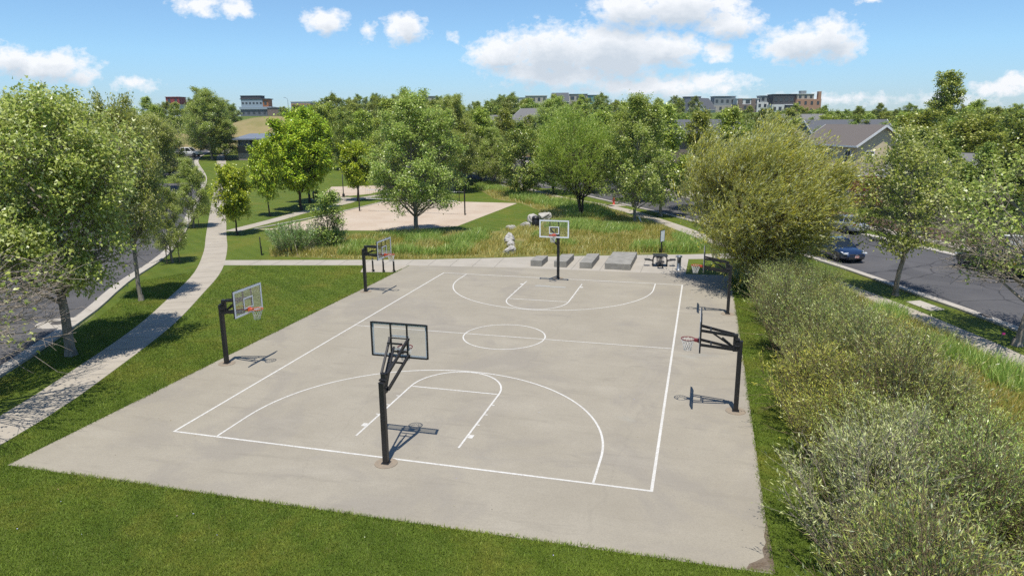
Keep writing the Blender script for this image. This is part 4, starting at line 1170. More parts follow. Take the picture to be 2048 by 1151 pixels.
# volleyball net
o = thing('volleyball_net', 'white-taped volleyball net between two black posts in the sand', 'volleyball net', (-22, 40.8, 0))
A = Vector((-6.4, .4, 0)); B = Vector((6.3, -.4, 0))
for P in (A, B):
    b = MB(); b.tube([P, P + Vector((0, 0, 2.65))], .075, 10); b.tube([P + Vector((0, 0, 2.65)), P + Vector((0, 0, 2.69))], .085, 10); b.build('post', M_black, o)
b = MB(); d = (B - A).normalized(); a1 = A + d * .9; b1 = B - d * .9
for z in (2.43, 1.45):
    b.bar(a1 + Vector((0, 0, z)), b1 + Vector((0, 0, z)), .03, .075)
b.bar(A + Vector((0, 0, 2.45)), a1 + Vector((0, 0, 2.45)), .012); b.bar(B + Vector((0, 0, 2.45)), b1 + Vector((0, 0, 2.45)), .012)
b.build('net_tape', M_white, o)
b = MB(); n = int((b1 - a1).length / .25)
for k in range(n + 1):
    p = a1 + (b1 - a1) * (k / n); b.bar(p + Vector((0, 0, 1.48)), p + Vector((0, 0, 2.40)), .006)
for z in np.arange(1.6, 2.4, .16): b.bar(a1 + Vector((0, 0, z)), b1 + Vector((0, 0, z)), .006)
b.build('net', M_grille, o)
for x, y, lb in ((-30.4, 51.2, 'thin dark pole behind the sand near the tall maple'), (-20.6, 52.6, 'thin dark pole at the far edge of the sand by the meadow')):
    b = MB(); b.lathe([(.05, 0), (.045, 1.35), (.06, 1.36), (.03, 1.40)], 10); o = b.build('marker_pole', M_black); o.location = (x, y, 0); tag(o, lb, 'pole')

# boulders
def boulder(lb, x, y, z, sx, sy, sz, seed):
    g = np.random.default_rng(seed)
    import bmesh
    bm = bmesh.new(); bmesh.ops.create_icosphere(bm, subdivisions=4, radius=1)
    nrm = unit(g.normal(0, 1, (11, 3))); off = g.uniform(.62, .92, 11)
    for v in bm.verts:
        p = np.array(v.co)
        for n, o_ in zip(nrm, off):
            dd = p @ n - o_
            if dd > 0: p = p - n * dd * .9
        r = 1 + .05 * math.sin(p[0] * 7 + seed) * math.cos(p[1] * 6 + p[2] * 5) + .035 * math.sin(p[2] * 15 + p[0] * 11)
        p = p * r
        v.co = (p[0] * sx, p[1] * sy, max(p[2] * sz, -.45 * sz))
    me = bpy.data.meshes.new('boulder'); bm.to_mesh(me); bm.free(); me.materials.append(M_stone)
    o = link('boulder', me); o.location = (x, y, z); o.rotation_euler = (0, 0, g.uniform(0, 6))
    tag(o, lb, 'boulder', 'pale limestone boulders in the meadow')
for k, q in enumerate((('large flat pale boulder nearest the plaza path', -5.15, 20.0, .22, .62, .48, .46), ('grey boulder tucked behind the large flat one', -5.75, 22.3, .22, .48, .40, .42),
                       ('upright pale boulder with a pointed top behind the grey one', -6.2, 23.6, .42, .50, .42, .62), ('low white boulder alone on the lawn patch', -8.3, 31.9, .12, .55, .42, .34),
                       ('low pale boulder before the litter bin', -7.4, 33.6, .14, .62, .45, .40), ('tall white boulder behind the litter bin', -7.1, 35.6, .35, .68, .6, .75),
                       ('white boulder farthest back of the litter bin cluster', -6.5, 38.0, .35, .85, .6, .62), ('long flat grey boulder lying in the tan meadow', -20.3, 70.2, .15, 1.3, .6, .45),
                       ('pale boulder beyond the right end of the volleyball net', -27.0, 66.5, .35, 1.0, .8, .9))):
    boulder(*q, 100 + k)

# saplings' stakes, stump
def stakes(lb, x, y, h, r=.45):
    o = thing('tree_stake', lb, 'tree stakes', (x, y, 0))
    for k in range(3):
        a = k * 2.09 + .4; b = MB()
        b.tube([(r * math.cos(a) * 1.1, r * math.sin(a) * 1.1, -.05), (r * math.cos(a), r * math.sin(a), h)], .035, 7); b.build('stake', M_wood, o)
stakes('three wooden stakes around the thin sapling nearest the cross path', -28.0, 11.4, 1.7)
stakes('three dark stakes around the sapling farther up the kerb', -38.3, 26.4, 1.8)
o = thing('leaning_stake', 'short pale wooden stake leaning beside the meadow plane trunk', 'stake', (3.2, 36.7, 0))
b = MB(); b.bar((.1, 0, 0), (-.35, .05, .85), .09); b.build('stake', M_white, o)

# hydrant, utility boxes, lids
o = thing('fire_hydrant', 'red fire hydrant on the verge beyond the meadow', 'fire hydrant', (-1.5, 53.0, 0))
b = MB(); b.lathe([(.17, 0), (.17, .05), (.12, .06), (.12, .55), (.15, .56), (.15, .60)], 14); b.build('barrel', M_red, o, True)
b = MB(); b.lathe([(.15, .60), (.14, .68), (.09, .76), (.04, .78), (.04, .84)], 14); b.build('bonnet', M_red, o, True)
for s in (-1, 1):
    b = MB(); b.tube([(s * .10, 0, .44), (s * .21, 0, .44)], .06, 10); b.build('side_nozzle', M_red, o)
sheet('hydrant_pad', [(-2.6, 52.4), (-1.6, 51.2), (.6, 52.2), (-.4, 53.6)], .012, M_path, 'small concrete pad at the fire hydrant', 'pad')
def cabinet(name, lb, loc, rz, d, m, lm):
    o = thing(name, lb, 'utility box', loc, rz)
    b = MB(); b.box((0, 0, d[2] / 2), d); b.build('cabinet', m, o, bevel=.03)
    b = MB(); b.box((0, 0, d[2] + .03), (d[0] + .05, d[1] + .05, .06)); b.build('lid', lm, o, bevel=.02)
M_ugreen = mat('utility_green', (.20, .27, .21), (.16, .22, .18), rough=.5); M_ubeige = mat('utility_beige', (.55, .55, .48), (.48, .47, .41), rough=.5)
cabinet('utility_cabinet', 'slim pale green utility box on the verge across the street', (26.3, 36.0, 0), .4, (.5, .4, 1.1), M_ugreen, M_ugreen)
cabinet('utility_cabinet', 'cream utility box with a yellow corner behind the dark parked car', (31.6, 31.0, 0), .4, (1.1, .8, .9), M_ubeige, M_ubeige)
o = thing('mailbox_stand', 'brown cluster mailbox stand on the house verge behind bare twigs', 'mailbox', (28.9, 32.6, 0), -.4)
b = MB(); b.box((0, 0, .28), (.14, .14, .56)); b.build('post', M_wood, o); b = MB(); b.box((0, 0, 1.05), (.75, .5, 1.0)); b.build('mailbox', mat('mailbox_brown', (.26, .20, .15), (.20, .15, .12), rough=.6), o, bevel=.03)
b = MB(); b.lathe([(.0, .0), (.34, .0), (.34, .02), (.0, .021)], 24); o = b.build('manhole_cover', mat('cast_iron', (.10, .085, .075), (.06, .055, .05), rough=.7)); o.location = (-22.5, -3.2, .024); tag(o, 'round iron manhole cover in a pale collar on the left street', 'manhole cover')
b = MB(); b.lathe([(.0, .0), (1.0, .0), (1.0, .012), (.0, .013)], 32); o = b.build('manhole_collar', M_kerb); o.location = (-22.5, -3.2, .010); tag(o, 'round concrete collar about the manhole', 'manhole collar', kind='structure')
b = MB()
for k in range(7): b.box((0, k * .1 - .3, 0), (.42, .05, .03))
b.box((-.22, 0, 0), (.04, .72, .03)); b.box((.22, 0, 0), (.04, .72, .03))
o = b.build('storm_drain', bpy.data.materials['cast_iron']); o.location = (22.55, 9.0, .035); o.rotation_euler = (0, 0, .35); tag(o, 'rusty storm drain grate in the right street gutter', 'storm drain')
o = thing('marker_flag', 'tiny pink marker flag in the verge lawn at the right', 'marker flag', (21.85, 4.6, 0))
b = MB(); b.tube([(0, 0, 0), (0, 0, .4)], .006, 5); b.build('wire', M_steel, o); b = MB(); b.box((.06, 0, .36), (.12, .012, .09)); b.build('flag', mat('flag_pink', (.75, .06, .30), rough=.6), o)

# bits of litter and dry leaves on lawn and court
g = np.random.default_rng(77); n = 150
x = np.concatenate([g.uniform(-11, 11, 20), g.uniform(-20, -10.9, 90), g.uniform(-10, 10.4, 40)]); y = np.concatenate([g.uniform(-19.5, -16, 20), g.uniform(-13, 12, 90), g.uniform(-15, 14, 40)])
P = np.stack([x, y, np.full(n, .05)], 1); P[110:, 2] = .022
a = g.uniform(0, 6.28, n); D = np.stack([np.cos(a), np.sin(a), 0 * a], 1)
ll = g.uniform(.025, .06, n)
V, F = leaf_arrays(P, D, np.tile([[0, 0, 1.]], (n, 1)), ll, ll * .5)
o = link('fallen_leaves', npmesh('fallen_leaves', V, [F], leafmat('fallen_leaf', [(.10, .07, .04), (.35, .28, .17), (.6, .57, .5), (.16, .10, .05)], trans=.1)))
tag(o, 'dry leaf and paper bits scattered on lawn and court', 'litter', kind='stuff')

# ------------------------------------------------------------------ vehicles (local +X is forward)
def loft(mb, rings, mi=0):
    n = len(rings[0]); vs = [p for r in rings for p in r]; fs = []
    for i in range(len(rings) - 1):
        for k in range(n):
            l = (k + 1) % n
            fs.append((i * n + k, (i + 1) * n + k, (i + 1) * n + l, i * n + l))
    fs.append(tuple(range(n))); fs.append(tuple((len(rings) - 1) * n + k for k in range(n))[::-1])
    mb.add(vs, fs, mi)

def wheels(o, xs, hw, r=.33):
    for x in xs:
        for s in (-1, 1):
            T = Matrix.Translation((x, s * (hw - .10), r)) @ Matrix.Rotation(-s * PI / 2, 4, 'X')
            b = MB(); b.lathe([(r * .62, -.10), (r * .95, -.10), (r, -.06), (r, .07), (r * .95, .11), (r * .66, .115)], 28, M=T)
            w = b.build('wheel', M_rubber, o, True)
            b = MB(); b.lathe([(r * .66, .06), (r * .66, .118), (r * .60, .10), (.05, .085), (.0, .10)], 20, M=T)
            for k in range(5):
                a = 2 * PI * k / 5; b.bar(T @ Vector((0, 0, .10)), T @ Vector((r * .6 * math.cos(a), r * .6 * math.sin(a), .112)), .06, .05)
            b.build('rim', M_alloy, w)

def sedan(lb, loc, hd, paint, L=4.85, W=1.84, H=1.45, suv=False):
    o = thing('parked_car', lb, 'car', loc, hd)
    k = L / 4.85; hw = W / 2; up = .16 if suv else 0
    st = [(-2.42, .72, .42, .80), (-2.30, .86, .30, .96), (-1.75, .97, .22, 1.02), (-.7, 1.0, .20, .97), (.5, 1.0, .20, .95), (1.05, .99, .20, .94), (1.75, .97, .22, .86), (2.15, .90, .24, .76), (2.36, .76, .30, .66), (2.43, .60, .36, .56)]
    rings = []
    for x, w, z0, z1 in st:
        z0 += up * .6; z1 += up; w *= hw
        half = [(0, z0), (w * .86, z0), (w * .985, z0 + .10), (w, z0 + (z1 - z0) * .55), (w * .975, z0 + (z1 - z0) * .80), (w * .90, z1 - .015), (w * .55, z1 + .012), (0, z1 + .02)]
        rings.append([(x * k, y, z) for y, z in half] + [(x * k, -y, z) for y, z in half[-2:0:-1]])
    b = MB(); loft(b, rings); bd = b.build('body', paint, o, True)
    m = bd.modifiers.new('round', 'SUBSURF'); m.levels = 1; m.render_levels = 2
    H += up
    xr = (-2.25, -1.9) if suv else (-1.85, -1.0)
    base = [(1.12, .80), (.2, .90), (-.9, .90), (xr[0] * .98, .76)]
    zb = .93 + up
    def hoop(y_in, f):   # greenhouse outline at height fraction f
        return None
    lo = [(1.16 * k, hw * .80), (.3 * k, hw * .90), (-.9 * k, hw * .90), (xr[0] * k, hw * .74)]
    hi = [(.38 * k, hw * .60), (.05 * k, hw * .66), (-.75 * k, hw * .66), (xr[1] * k, hw * .58)]
    r0 = [(x, y, zb) for x, y in lo] + [(x, -y, zb) for x, y in lo[::-1]]
    r1 = [(x, y, H - .05) for x, y in hi] + [(x, -y, H - .05) for x, y in hi[::-1]]
    b = MB(); loft(b, [r0, r1]); b.build('windows', M_carglass, o, bevel=.02)
    r2 = [(x * .985 - .002, y * .985, H - .045) for x, y, z in r1]
    r3 = [(x * .9 - .02, y * .86, H + .005) for x, y, z in r1]
    b = MB(); loft(b, [[(x * 1.02, y * 1.03, H - .065) for x, y, z in r1], r2, r3]); b.build('roof', paint, o, True, bevel=.01)
    b = MB()
    for s in (1, -1):
        for i in (0, 2, 3):
            p = Vector((lo[i][0], lo[i][1] * s * 1.005, zb - .03)); q = Vector((hi[i][0], hi[i][1] * s * 1.02, H - .05))
            b.bar(p, q, .075 if i != 2 else .06, .07)
    b.build('pillar', paint, o)
    wheels(o, (1.42 * k, -1.38 * k), hw, .33 + up * .3)
    for s in (1, -1):
        for x in (1.42, -1.38):
            b = MB()
            T = Matrix.Translation((x * k, s * (hw * .93), .34 + up * .3)) @ Matrix.Rotation(PI / 2, 4, 'X'); b.lathe([(0, -.075), (.39 + up * .3, -.075), (.39 + up * .3, .075), (0, .075)], 26, M=T)
            b.build('wheel_arch', M_grille, o)
    for s in (1, -1):
        b = MB(); z = .68 + up
        b.add([(2.30 * k, s * hw * .50, z - .05), (2.12 * k, s * hw * .90, z + .0), (1.86 * k, s * hw * .955, z + .10), (2.14 * k, s * hw * .58, z + .08)], [(0, 1, 2, 3)] if s < 0 else [(3, 2, 1, 0)])
        b.box((2.21 * k, s * hw * .72, z), (.22, .40, .11), rz=-s * .55)
        b.build('headlight', M_lamp, o, bevel=.03)
        b = MB(); b.box((-2.30 * k, s * hw * .70, .84 + up), (.14, .36, .13), rz=s * .4); b.build('tail_light', M_redlens, o, bevel=.02)
        b = MB(); b.box((.92 * k, s * (hw + .09), zb + .09), (.12, .20, .14)); b.bar((.95 * k, s * hw * .88, zb + .04), (.93 * k, s * (hw + .04), zb + .06), .05); b.build('wing_mirror', paint, o, bevel=.03)
    b = MB(); b.box((2.36 * k, 0, .60 + up), (.14, 1.02, .09)); b.box((2.40 * k, 0, .39 + up), (.10, 1.15, .18)); b.build('grille', M_grille, o, bevel=.02)
    b = MB(); b.box((2.46 * k, 0, .47 + up), (.02, .31, .15)); b.build('licence_plate', M_plate, o)
    b = MB(); b.box((2.445 * k, 0, .605 + up), (.015, .16, .05)); b.build('badge', M_alloy, o, bevel=.005)
    return o
def pickup(lb, loc, hd, paint, rack=False):
    o = thing('pickup_truck', lb, 'pickup truck', loc, hd)
    st = [(-2.95, .96, .50, 1.08), (-1.0, 1.0, .42, 1.10), (1.1, 1.0, .42, 1.10), (1.6, .98, .42, 1.12), (2.6, .97, .45, 1.06), (2.9, .88, .48, .95)]
    rings = []
    for x, w, z0, z1 in st:
        w *= .98
        half = [(0, z0), (w * .9, z0), (w, z0 + .15), (w, z1 - .15), (w * .94, z1), (0, z1 + .01)]
        rings.append([(x, y, z) for y, z in half] + [(x, -y, z) for y, z in half[-2:0:-1]])
    b = MB(); loft(b, rings); b.build('body', paint, o, bevel=.03)
    lo = [(1.55, .86), (-1.0, .88)]; hi = [(.75, .68), (-.85, .72)]
    r0 = [(x, y, 1.09) for x, y in lo] + [(x, -y, 1.09) for x, y in lo[::-1]]; r1 = [(x, y, 1.82) for x, y in hi] + [(x, -y, 1.82) for x, y in hi[::-1]]
    b = MB(); loft(b, [r0, r1]); b.build('windows', M_carglass, o)
    b = MB(); loft(b, [[(x * 1.02, y * 1.03, 1.80) for x, y, z in r1], [(x * .95, y * .92, 1.90) for x, y, z in r1]])
    for s in (1, -1):
        for p, q in (((1.55, .87), (.75, .69)), ((.1, .89), (.05, .71)), ((-1.0, .89), (-.85, .73))): b.bar((p[0], p[1] * s, 1.08), (q[0], q[1] * s, 1.82), .09, .08)
    b.build('roof', paint, o)
    wheels(o, (1.95, -1.85), .98, .40)
    if rack:
        b = MB()
        for x in (-1.2, -2.8):
            for s in (-1, 1): b.bar((x, s * .85, 1.05), (x, s * .85, 2.05), .05)
            b.bar((x, -.85, 2.05), (x, .85, 2.05), .05)
        for s in (-.85, -.3, .3, .85): b.bar((-2.9, s, 2.08), (-.2, s, 2.08), .06)
        b.build('ladder_rack', mat('rack_orange', (.40, .12, .05), (.1, .09, .08), rough=.6), o)
        b = MB(); b.box((-2.0, 0, 1.32), (1.6, 1.5, .5)); b.box((-2.4, .2, 1.6), (.6, .9, .3)); b.build('tool_box', M_steel, o, bevel=.04)
    return o
hd = math.atan2(-.92, .40)
sedan('dark blue sedan parked at the near kerb, its front facing the camera', (18.05, 24.0, .010), hd, carpaint('deep_blue_paint', (.010, .026, .075)))
sedan('silver car parked across the street behind the golden willow', (20.9, 37.2, .010), hd + PI, carpaint('silver_paint', (.52, .53, .54), .5))
sedan('black car parked across the street behind the bare twigs', (26.9, 20.9, .010), hd + PI, carpaint('black_paint', (.010, .011, .014)), suv=True, L=4.9, H=1.65)
sedan('navy car parked across the street, partly past the right edge', (29.3, 14.8, .010), hd + PI, carpaint('navy_paint', (.012, .020, .045)))
def at_road(px, d): p = spot(px, d); return (p[0], p[1], p[2] + .02)
pickup('white work pickup with an orange ladder rack crossing the far end of the left street', at_road(374, 162), .15, carpaint('white_paint_car', (.74, .74, .73), .0), True)
sedan('black car parked on the left street below the white pickup', at_road(389, 128), 2.2, bpy.data.materials['black_paint'])
sedan('white car parked in the lot behind the volleyball net', at_road(957, 140), -.2, bpy.data.materials['white_paint_car'])
sedan('teal-grey car parked in the lot beside the white one', at_road(921, 134), .1, carpaint('teal_grey_paint', (.10, .16, .17)), suv=True, L=4.6, H=1.6)
sedan('white car on the street half hidden behind the locust crown', (-2.0, 72.5, .02), hd + PI, bpy.data.materials['white_paint_car'])
sedan('grey car on the far road above the brick pavilion', at_road(666, 215), 1.0, bpy.data.materials['silver_paint'])

# ------------------------------------------------------------------ buildings
def window(o, T, w, h, frame=M_white, sill=True):
    """a window on a wall: T maps local x along the wall, -y out of it"""
    b = MB(); t = .09
    for s in (-1, 1): b.box((s * (w / 2 + t / 2), -.03, h / 2), (t, .12, h + 2 * t), M=T)
    for z in (-t / 2, h + t / 2): b.box((0, -.03, z), (w, .12, t), M=T)
    b.box((0, -.025, h / 2), (.05, .06, h), M=T)
    if sill: b.box((0, -.08, -t - .03), (w + .3, .22, .06), M=T)
    f = b.build('window', frame, o)
    b = MB(); b.box((0, -.012, h / 2), (w, .02, h), M=T); b.build('pane', M_winglass, f)

def wallT(x, y, z, ang): return Matrix.Translation((x, y, z)) @ Matrix.Rotation(ang, 4, 'Z')

def gable_house(name, lb, loc, rz, L, D, hw, hr, wall, roof, over=.5, trim=M_white, cat='house'):
    """ridge along local X, length L, depth D; wall height hw, ridge height hr"""
    o = thing(name, lb, cat, loc, rz)
    b = MB(); b.box((0, 0, hw / 2 - .5), (L, D, hw + 1))
    for s in (-1, 1):
        x = s * (L / 2 - .01)
        b.add([(x - .01, -D / 2, hw), (x - .01, D / 2, hw), (x - .01, 0, hr), (x + .01, -D / 2, hw), (x + .01, D / 2, hw), (x + .01, 0, hr)], [(0, 1, 2), (5, 4, 3), (0, 2, 5, 3), (1, 4, 5, 2), (0, 3, 4, 1)])
    b.build('wall', wall, o)
    sl = (hr - hw) / (D / 2); ex = L / 2 + over; ey = D / 2 + over; ze = hw - sl * over; th = .16
    b = MB()
    for s in (-1, 1):
        b.add([(-ex, 0, hr + .02), (ex, 0, hr + .02), (ex, s * ey, ze + .02), (-ex, s * ey, ze + .02), (-ex, 0, hr + th), (ex, 0, hr + th), (ex, s * ey, ze + th), (-ex, s * ey, ze + th)],
              [(0, 1, 2, 3), (7, 6, 5, 4), (0, 4, 5, 1), (1, 5, 6, 2), (2, 6, 7, 3), (3, 7, 4, 0)])
    r = b.build('roof', roof, o)
    b = MB()
    for s in (-1, 1):
        for e_ in (-1, 1): b.bar((e_ * (ex + .02), 0, hr + .03), (e_ * (ex + .02), s * ey, ze + .03), .05, .26)
        b.bar((-ex, s * (ey + .03), ze + .06), (ex, s * (ey + .03), ze + .06), .05, .22)
    b.build('fascia', trim, r)
    return o

M_stucco = mat('tan_stucco', (.66, .55, .36), (.60, .50, .33), rough=.95, scale=2, bump=.1)
M_roofbrown = shinglemat('brown_shingle', (.125, .108, .098), (.175, .155, .14)); M_roofgrey = shinglemat('slate_shingle', (.085, .09, .10), (.125, .13, .14)); M_roofmid = shinglemat('grey_shingle', (.15, .145, .14), (.20, .195, .19))
M_bluesiding = mat('blue_grey_siding', (.16, .19, .24), (.13, .16, .20), rough=.8, scale=3); M_browns = mat('brown_siding', (.20, .16, .13), (.16, .13, .11), rough=.85, scale=3)

# beige house with a porch
u1 = math.atan2(-.917, .40)
H1 = gable_house('house', 'beige two-storey house with brown shingle roof and white porch behind the golden willow', (27.4, 73.5, 0), u1, 12, 6.6, 6.5, 8.7, M_stucco, M_roofbrown)
# gable end towards the camera is local +X: windows there and on the street side (local -Y ... -D/2)
for y, z in ((1.4, 3.9), (-1.6, 4.2)): window(H1, wallT(6.01, y, z, PI / 2), 1.1, 1.4)
for x, z in ((4.2, 4.3), (0.5, 4.3), (-3.2, 4.3), (3.0, 1.0), (-2.5, 1.0)): window(H1, wallT(x, -3.31, z, 0), 1.1, 1.4)
b = MB(); b.box((0, -3.33, 1.05), (1.0, .06, 2.1)); dr = b.build('door', M_white, H1); b = MB(); b.box((.38, -3.39, 1.0), (.05, .06, .12)); b.build('handle', M_alloy, dr)
po = MB()
po.add([(5.9, -4.1, 4.2), (5.9, 3.6, 4.2), (9.1, 3.9, 3.1), (9.1, -6.1, 3.1), (5.9, -4.1, 4.36), (5.9, 3.6, 4.36), (9.1, 3.9, 3.26), (9.1, -6.1, 3.26)], [(0, 1, 2, 3), (7, 6, 5, 4), (0, 4, 5, 1), (1, 5, 6, 2), (2, 6, 7, 3), (3, 7, 4, 0)])
po.add([(5.85, -4.05, 4.2), (9.1, -6.1, 3.1), (-4, -6.1, 3.1), (-4, -3.7, 4.2), (5.85, -4.05, 4.36), (9.1, -6.1, 3.26), (-4, -6.1, 3.26), (-4, -3.7, 4.36)], [(0, 1, 2, 3), (7, 6, 5, 4), (0, 4, 5, 1), (1, 5, 6, 2), (2, 6, 7, 3), (3, 7, 4, 0)])
pr = po.build('porch_roof', M_roofbrown, H1)
b = MB(); b.bar((9.14, -6.1, 3.08), (9.14, 3.9, 3.08), .07, .40); b.bar((-4, -6.14, 3.08), (9.1, -6.14, 3.08), .07, .40); b.build('fascia', M_white, pr)
b = MB(); b.box((7.4, -1.2, .225), (2.9, 9.6, .44)); b.box((2.0, -4.7, .22), (11.5, 2.6, .44)); b.build('porch_floor', M_path, H1)
for x, y in ((8.75, -5.8), (8.75, -3.5), (8.75, .2), (8.75, 3.5), (4.8, -5.8), (.8, -5.8), (-3.4, -5.8)):
    b = MB(); b.box((x, y, 1.75), (.20, .20, 2.6)); b.box((x, y, .60), (.30, .30, .32)); b.build('porch_column', M_white, H1)
def rail(p, q):
    b = MB(); p = Vector(p); q = Vector(q); n = int((q - p).length / .17)
    for z in (.58, 1.30): b.bar(p + Vector((0, 0, z)), q + Vector((0, 0, z)), .07, .08)
    for k in range(n + 1):
        c = p + (q - p) * (k / n); b.bar(c + Vector((0, 0, .6)), c + Vector((0, 0, 1.28)), .05)
    b.build('railing', M_white, H1)
rail((8.75, -5.65, 0), (8.75, -3.65, 0)); rail((8.75, -3.35, 0), (8.75, .05, 0)); rail((4.95, -5.8, 0), (8.6, -5.8, 0)); rail((.95, -5.8, 0), (4.65, -5.8, 0))

H2 = gable_house('house', 'blue-grey house with a white-trimmed gable above the parking lot trees', spot(1072, 160), R(-38), 9, 7.5, 6.6, 9.3, M_bluesiding, M_roofmid)
for y in (-1.7, 1.7):
    for z in (1.2, 4.2): window(H2, wallT(4.51, y, z, PI / 2), 1.3, 1.5)
for x in (-3, 0, 3):
    for z in (1.2, 4.2): window(H2, wallT(x, -3.76, z, 0), 1.2, 1.5)
H3 = gable_house('house', 'dark slate-roofed house showing between trees left of the golden willow', spot(1395, 128), R(15), 13, 9, 6.2, 8.8, M_browns, M_roofgrey)
for x in (-5, -1.5, 2, 5.5): window(H3, wallT(x, -4.51, 4.4, 0), 1.2, 1.5)
H4 = gable_house('house', 'house with a brown ridge roof close behind the golden willow', spot(1588, 116), R(15) + 1.0, 9, 7, 5.2, 7.6, M_stucco, M_roofbrown)
for y in (-2, 2): window(H4, wallT(4.51, y, 3.2, PI / 2), 1.1, 1.4)
H5 = gable_house('house', 'low grey-roofed house with a white gable edge below the brick apartments', spot(1600, 178), R(15) + .3, 12, 9, 4.2, 6.6, M_browns, M_roofmid)
window(H5, wallT(6.01, 0, 1.4, PI / 2), 1.2, 1.4)
H6 = gable_house('house', 'grey-roofed house half hidden in trees right of the beige house', spot(1890, 92), R(15) - .9, 8, 8, 3.6, 5.8, M_stucco, M_roofmid)
window(H6, wallT(4.51, -1, 1.6, PI / 2), 1.2, 1.4)
H7 = gable_house('house', 'long bluish roof just above the beige house ridge', spot(1690, 135), R(15), 13, 9, 5.6, 8.2, M_bluesiding, M_roofgrey)
for x in (-5, 0, 5): window(H7, wallT(x, -4.51, 3.8, 0), 1.2, 1.4)
H8 = gable_house('house', 'small dark gabled house roof among the far trees by the parked cars', spot(1012, 178), R(10), 8, 7, 4.4, 7.0, M_browns, M_roofmid)
window(H8, wallT(0, -3.51, 1.6, 0), 1.2, 1.4)

# brick pavilion
c = spot(562, 150); rz = R(15) + math.atan((552 - 1024) / 1407 * 0) + .02
PV = thing('pavilion', 'low brick park pavilion with dark clerestory and thin grey roof', 'pavilion', (c[0], c[1], c[2] - .1), rz)
M_bdark = brickmat('dark_brick', (.105, .082, .070), (.145, .115, .100), (.16, .15, .14), 1.0); M_blight = brickmat('buff_brick', (.28, .22, .185), (.36, .30, .26), (.33, .31, .29), 1.0)
b = MB(); b.box((0, 4, .75), (17, 8, 1.7)); b.build('brick_base', M_blight, PV)
b = MB(); b.box((0, 4, 2.35), (16.94, 7.94, 1.5)); b.build('brick_wall', M_bdark, PV)
b = MB(); b.box((0, 4, 3.65), (16.6, 7.6, 1.1)); b.build('clerestory', M_winglass, PV)
b = MB(); b.box((0, 4, 3.14), (17.1, 8.1, .10))
for k in range(9): b.box((-8.3 + k * 2.075, .18, 3.67), (.12, .12, 1.0))
for k in range(14): b.box((-7.9 + k * .14, .15, 3.67), (.04, .06, .9))
b.build('steel_band', M_steel, PV)
b = MB()
b.add([(-9, -1.2, 4.2), (9, -1.2, 4.2), (9, 9.4, 5.0), (-9, 9.4, 5.0), (-9, -1.2, 4.46), (9, -1.2, 4.46), (9, 9.4, 5.26), (-9, 9.4, 5.26)], [(3, 2, 1, 0), (4, 5, 6, 7), (0, 1, 5, 4), (1, 2, 6, 5), (2, 3, 7, 6), (3, 0, 4, 7)])
M_metalroof = mat('metal_roof', (.24, .26, .29), (.20, .215, .24), rough=.45, metal=.3, scale=2)
rf = b.build('roof', M_metalroof, PV)
b = MB()
for x in (-3.5, .5, 3): b.box((x, 4 + x * .3, 4.98 + x * .02), (.5, .5, .25))
b.build('roof_vent', M_steel, rf)
b = MB(); b.box((1.9, -.03, 1.0), (1.1, .1, 2.1)); dr = b.build('door', M_white, PV); b = MB(); b.box((2.3, -.11, .95), (.06, .08, .16)); b.build('handle', M_steel, dr)
b = MB(); b.box((1.8, -.05, 2.55), (.45, .05, .55)); b.build('wall_sign', mat('sign_blue', (.05, .22, .32), (.06, .25, .36), rough=.5), PV)
b = MB(); b.box((12.2, 7, 1.9), (7, 6, 4.0)); wg = b.build('wing', M_blight, PV); b = MB(); b.box((12.2, 7, 4.05), (8, 7, .25)); b.build('wing_roof', M_metalroof, wg)
b = MB(); b.box((12.2, 3.97, 2.2), (6.0, .08, .9)); b.build('wing_window', M_winglass, wg)

# distant blocks: stacked volumes, each window its own part
def block_building(name, lb, px, d, rz, vols, cat='building', sink=2.0, group=None, sc=(1, 1, 1), ):
    """vols: (x, y, z0, w, dep, h, material, roof, windows(nx, nz, ww, wh) or None)"""
    c = spot(px, d)
    o = thing(name, lb, cat, (c[0], c[1], c[2] - (5.2 if px > 1370 else 1.2 if px > 700 else 2.0 if px < 400 else 0)), R(15.2) + rz, group); o.scale = sc
    for (x, y, z0, w, dep, h, m, roof, win) in vols:
        b = MB(); zz = z0 - (sink if z0 == 0 else 0); b.box((x, y + dep / 2, (zz + z0 + h) / 2), (w, dep, h + z0 - zz)); b.build('wall', m, o)
        if roof is not None:
            b = MB(); b.box((x, y + dep / 2, z0 + h + .12), (w + .6, dep + .6, .24)); b.build('roof', roof, o)
        if win:
            nx, nz, ww, wh = win
            for i in range(nx):
                for k in range(nz):
                    window(o, wallT(x - w / 2 + w * (i + .5) / nx, y, z0 + h * (k + .5) / nz - wh / 2, 0), ww, wh, frame=M_frame, sill=False)
    return o
M_frame = mat('dark_window_frame', (.05, .05, .055), (.07, .07, .075), rough=.5)
A_beige = mat('beige_render', (.40, .37, .31), (.36, .33, .28), rough=.9); A_white = mat('white_render', (.62, .62, .60), (.57, .57, .56), rough=.9)
A_dark = mat('charcoal_cladding', (.05, .05, .055), (.07, .07, .075), rough=.8); A_brown = mat('brown_brick', (.17, .125, .105), (.21, .16, .135), rough=.9, scale=6)
A_orange = mat('orange_brick', (.40, .23, .145), (.34, .19, .12), rough=.9, scale=6); A_grey = mat('grey_panel', (.22, .25, .25), (.19, .21, .22), rough=.8); A_slate = mat('slate_cladding', (.11, .125, .15), (.14, .155, .175), rough=.8)
A_teal = mat('teal_panel', (.10, .24, .27), (.12, .27, .30), rough=.7); A_red = mat('red_panel', (.30, .05, .045), (.26, .04, .04), rough=.7); A_bluegrey = mat('blue_grey_panel', (.30, .36, .42), (.27, .33, .385), rough=.7)
A_wood = mat('orange_wood_panel', (.38, .15, .05), (.32, .12, .05), rough=.7)
u = 425 / 1407.18     # metres in one step at 425 m
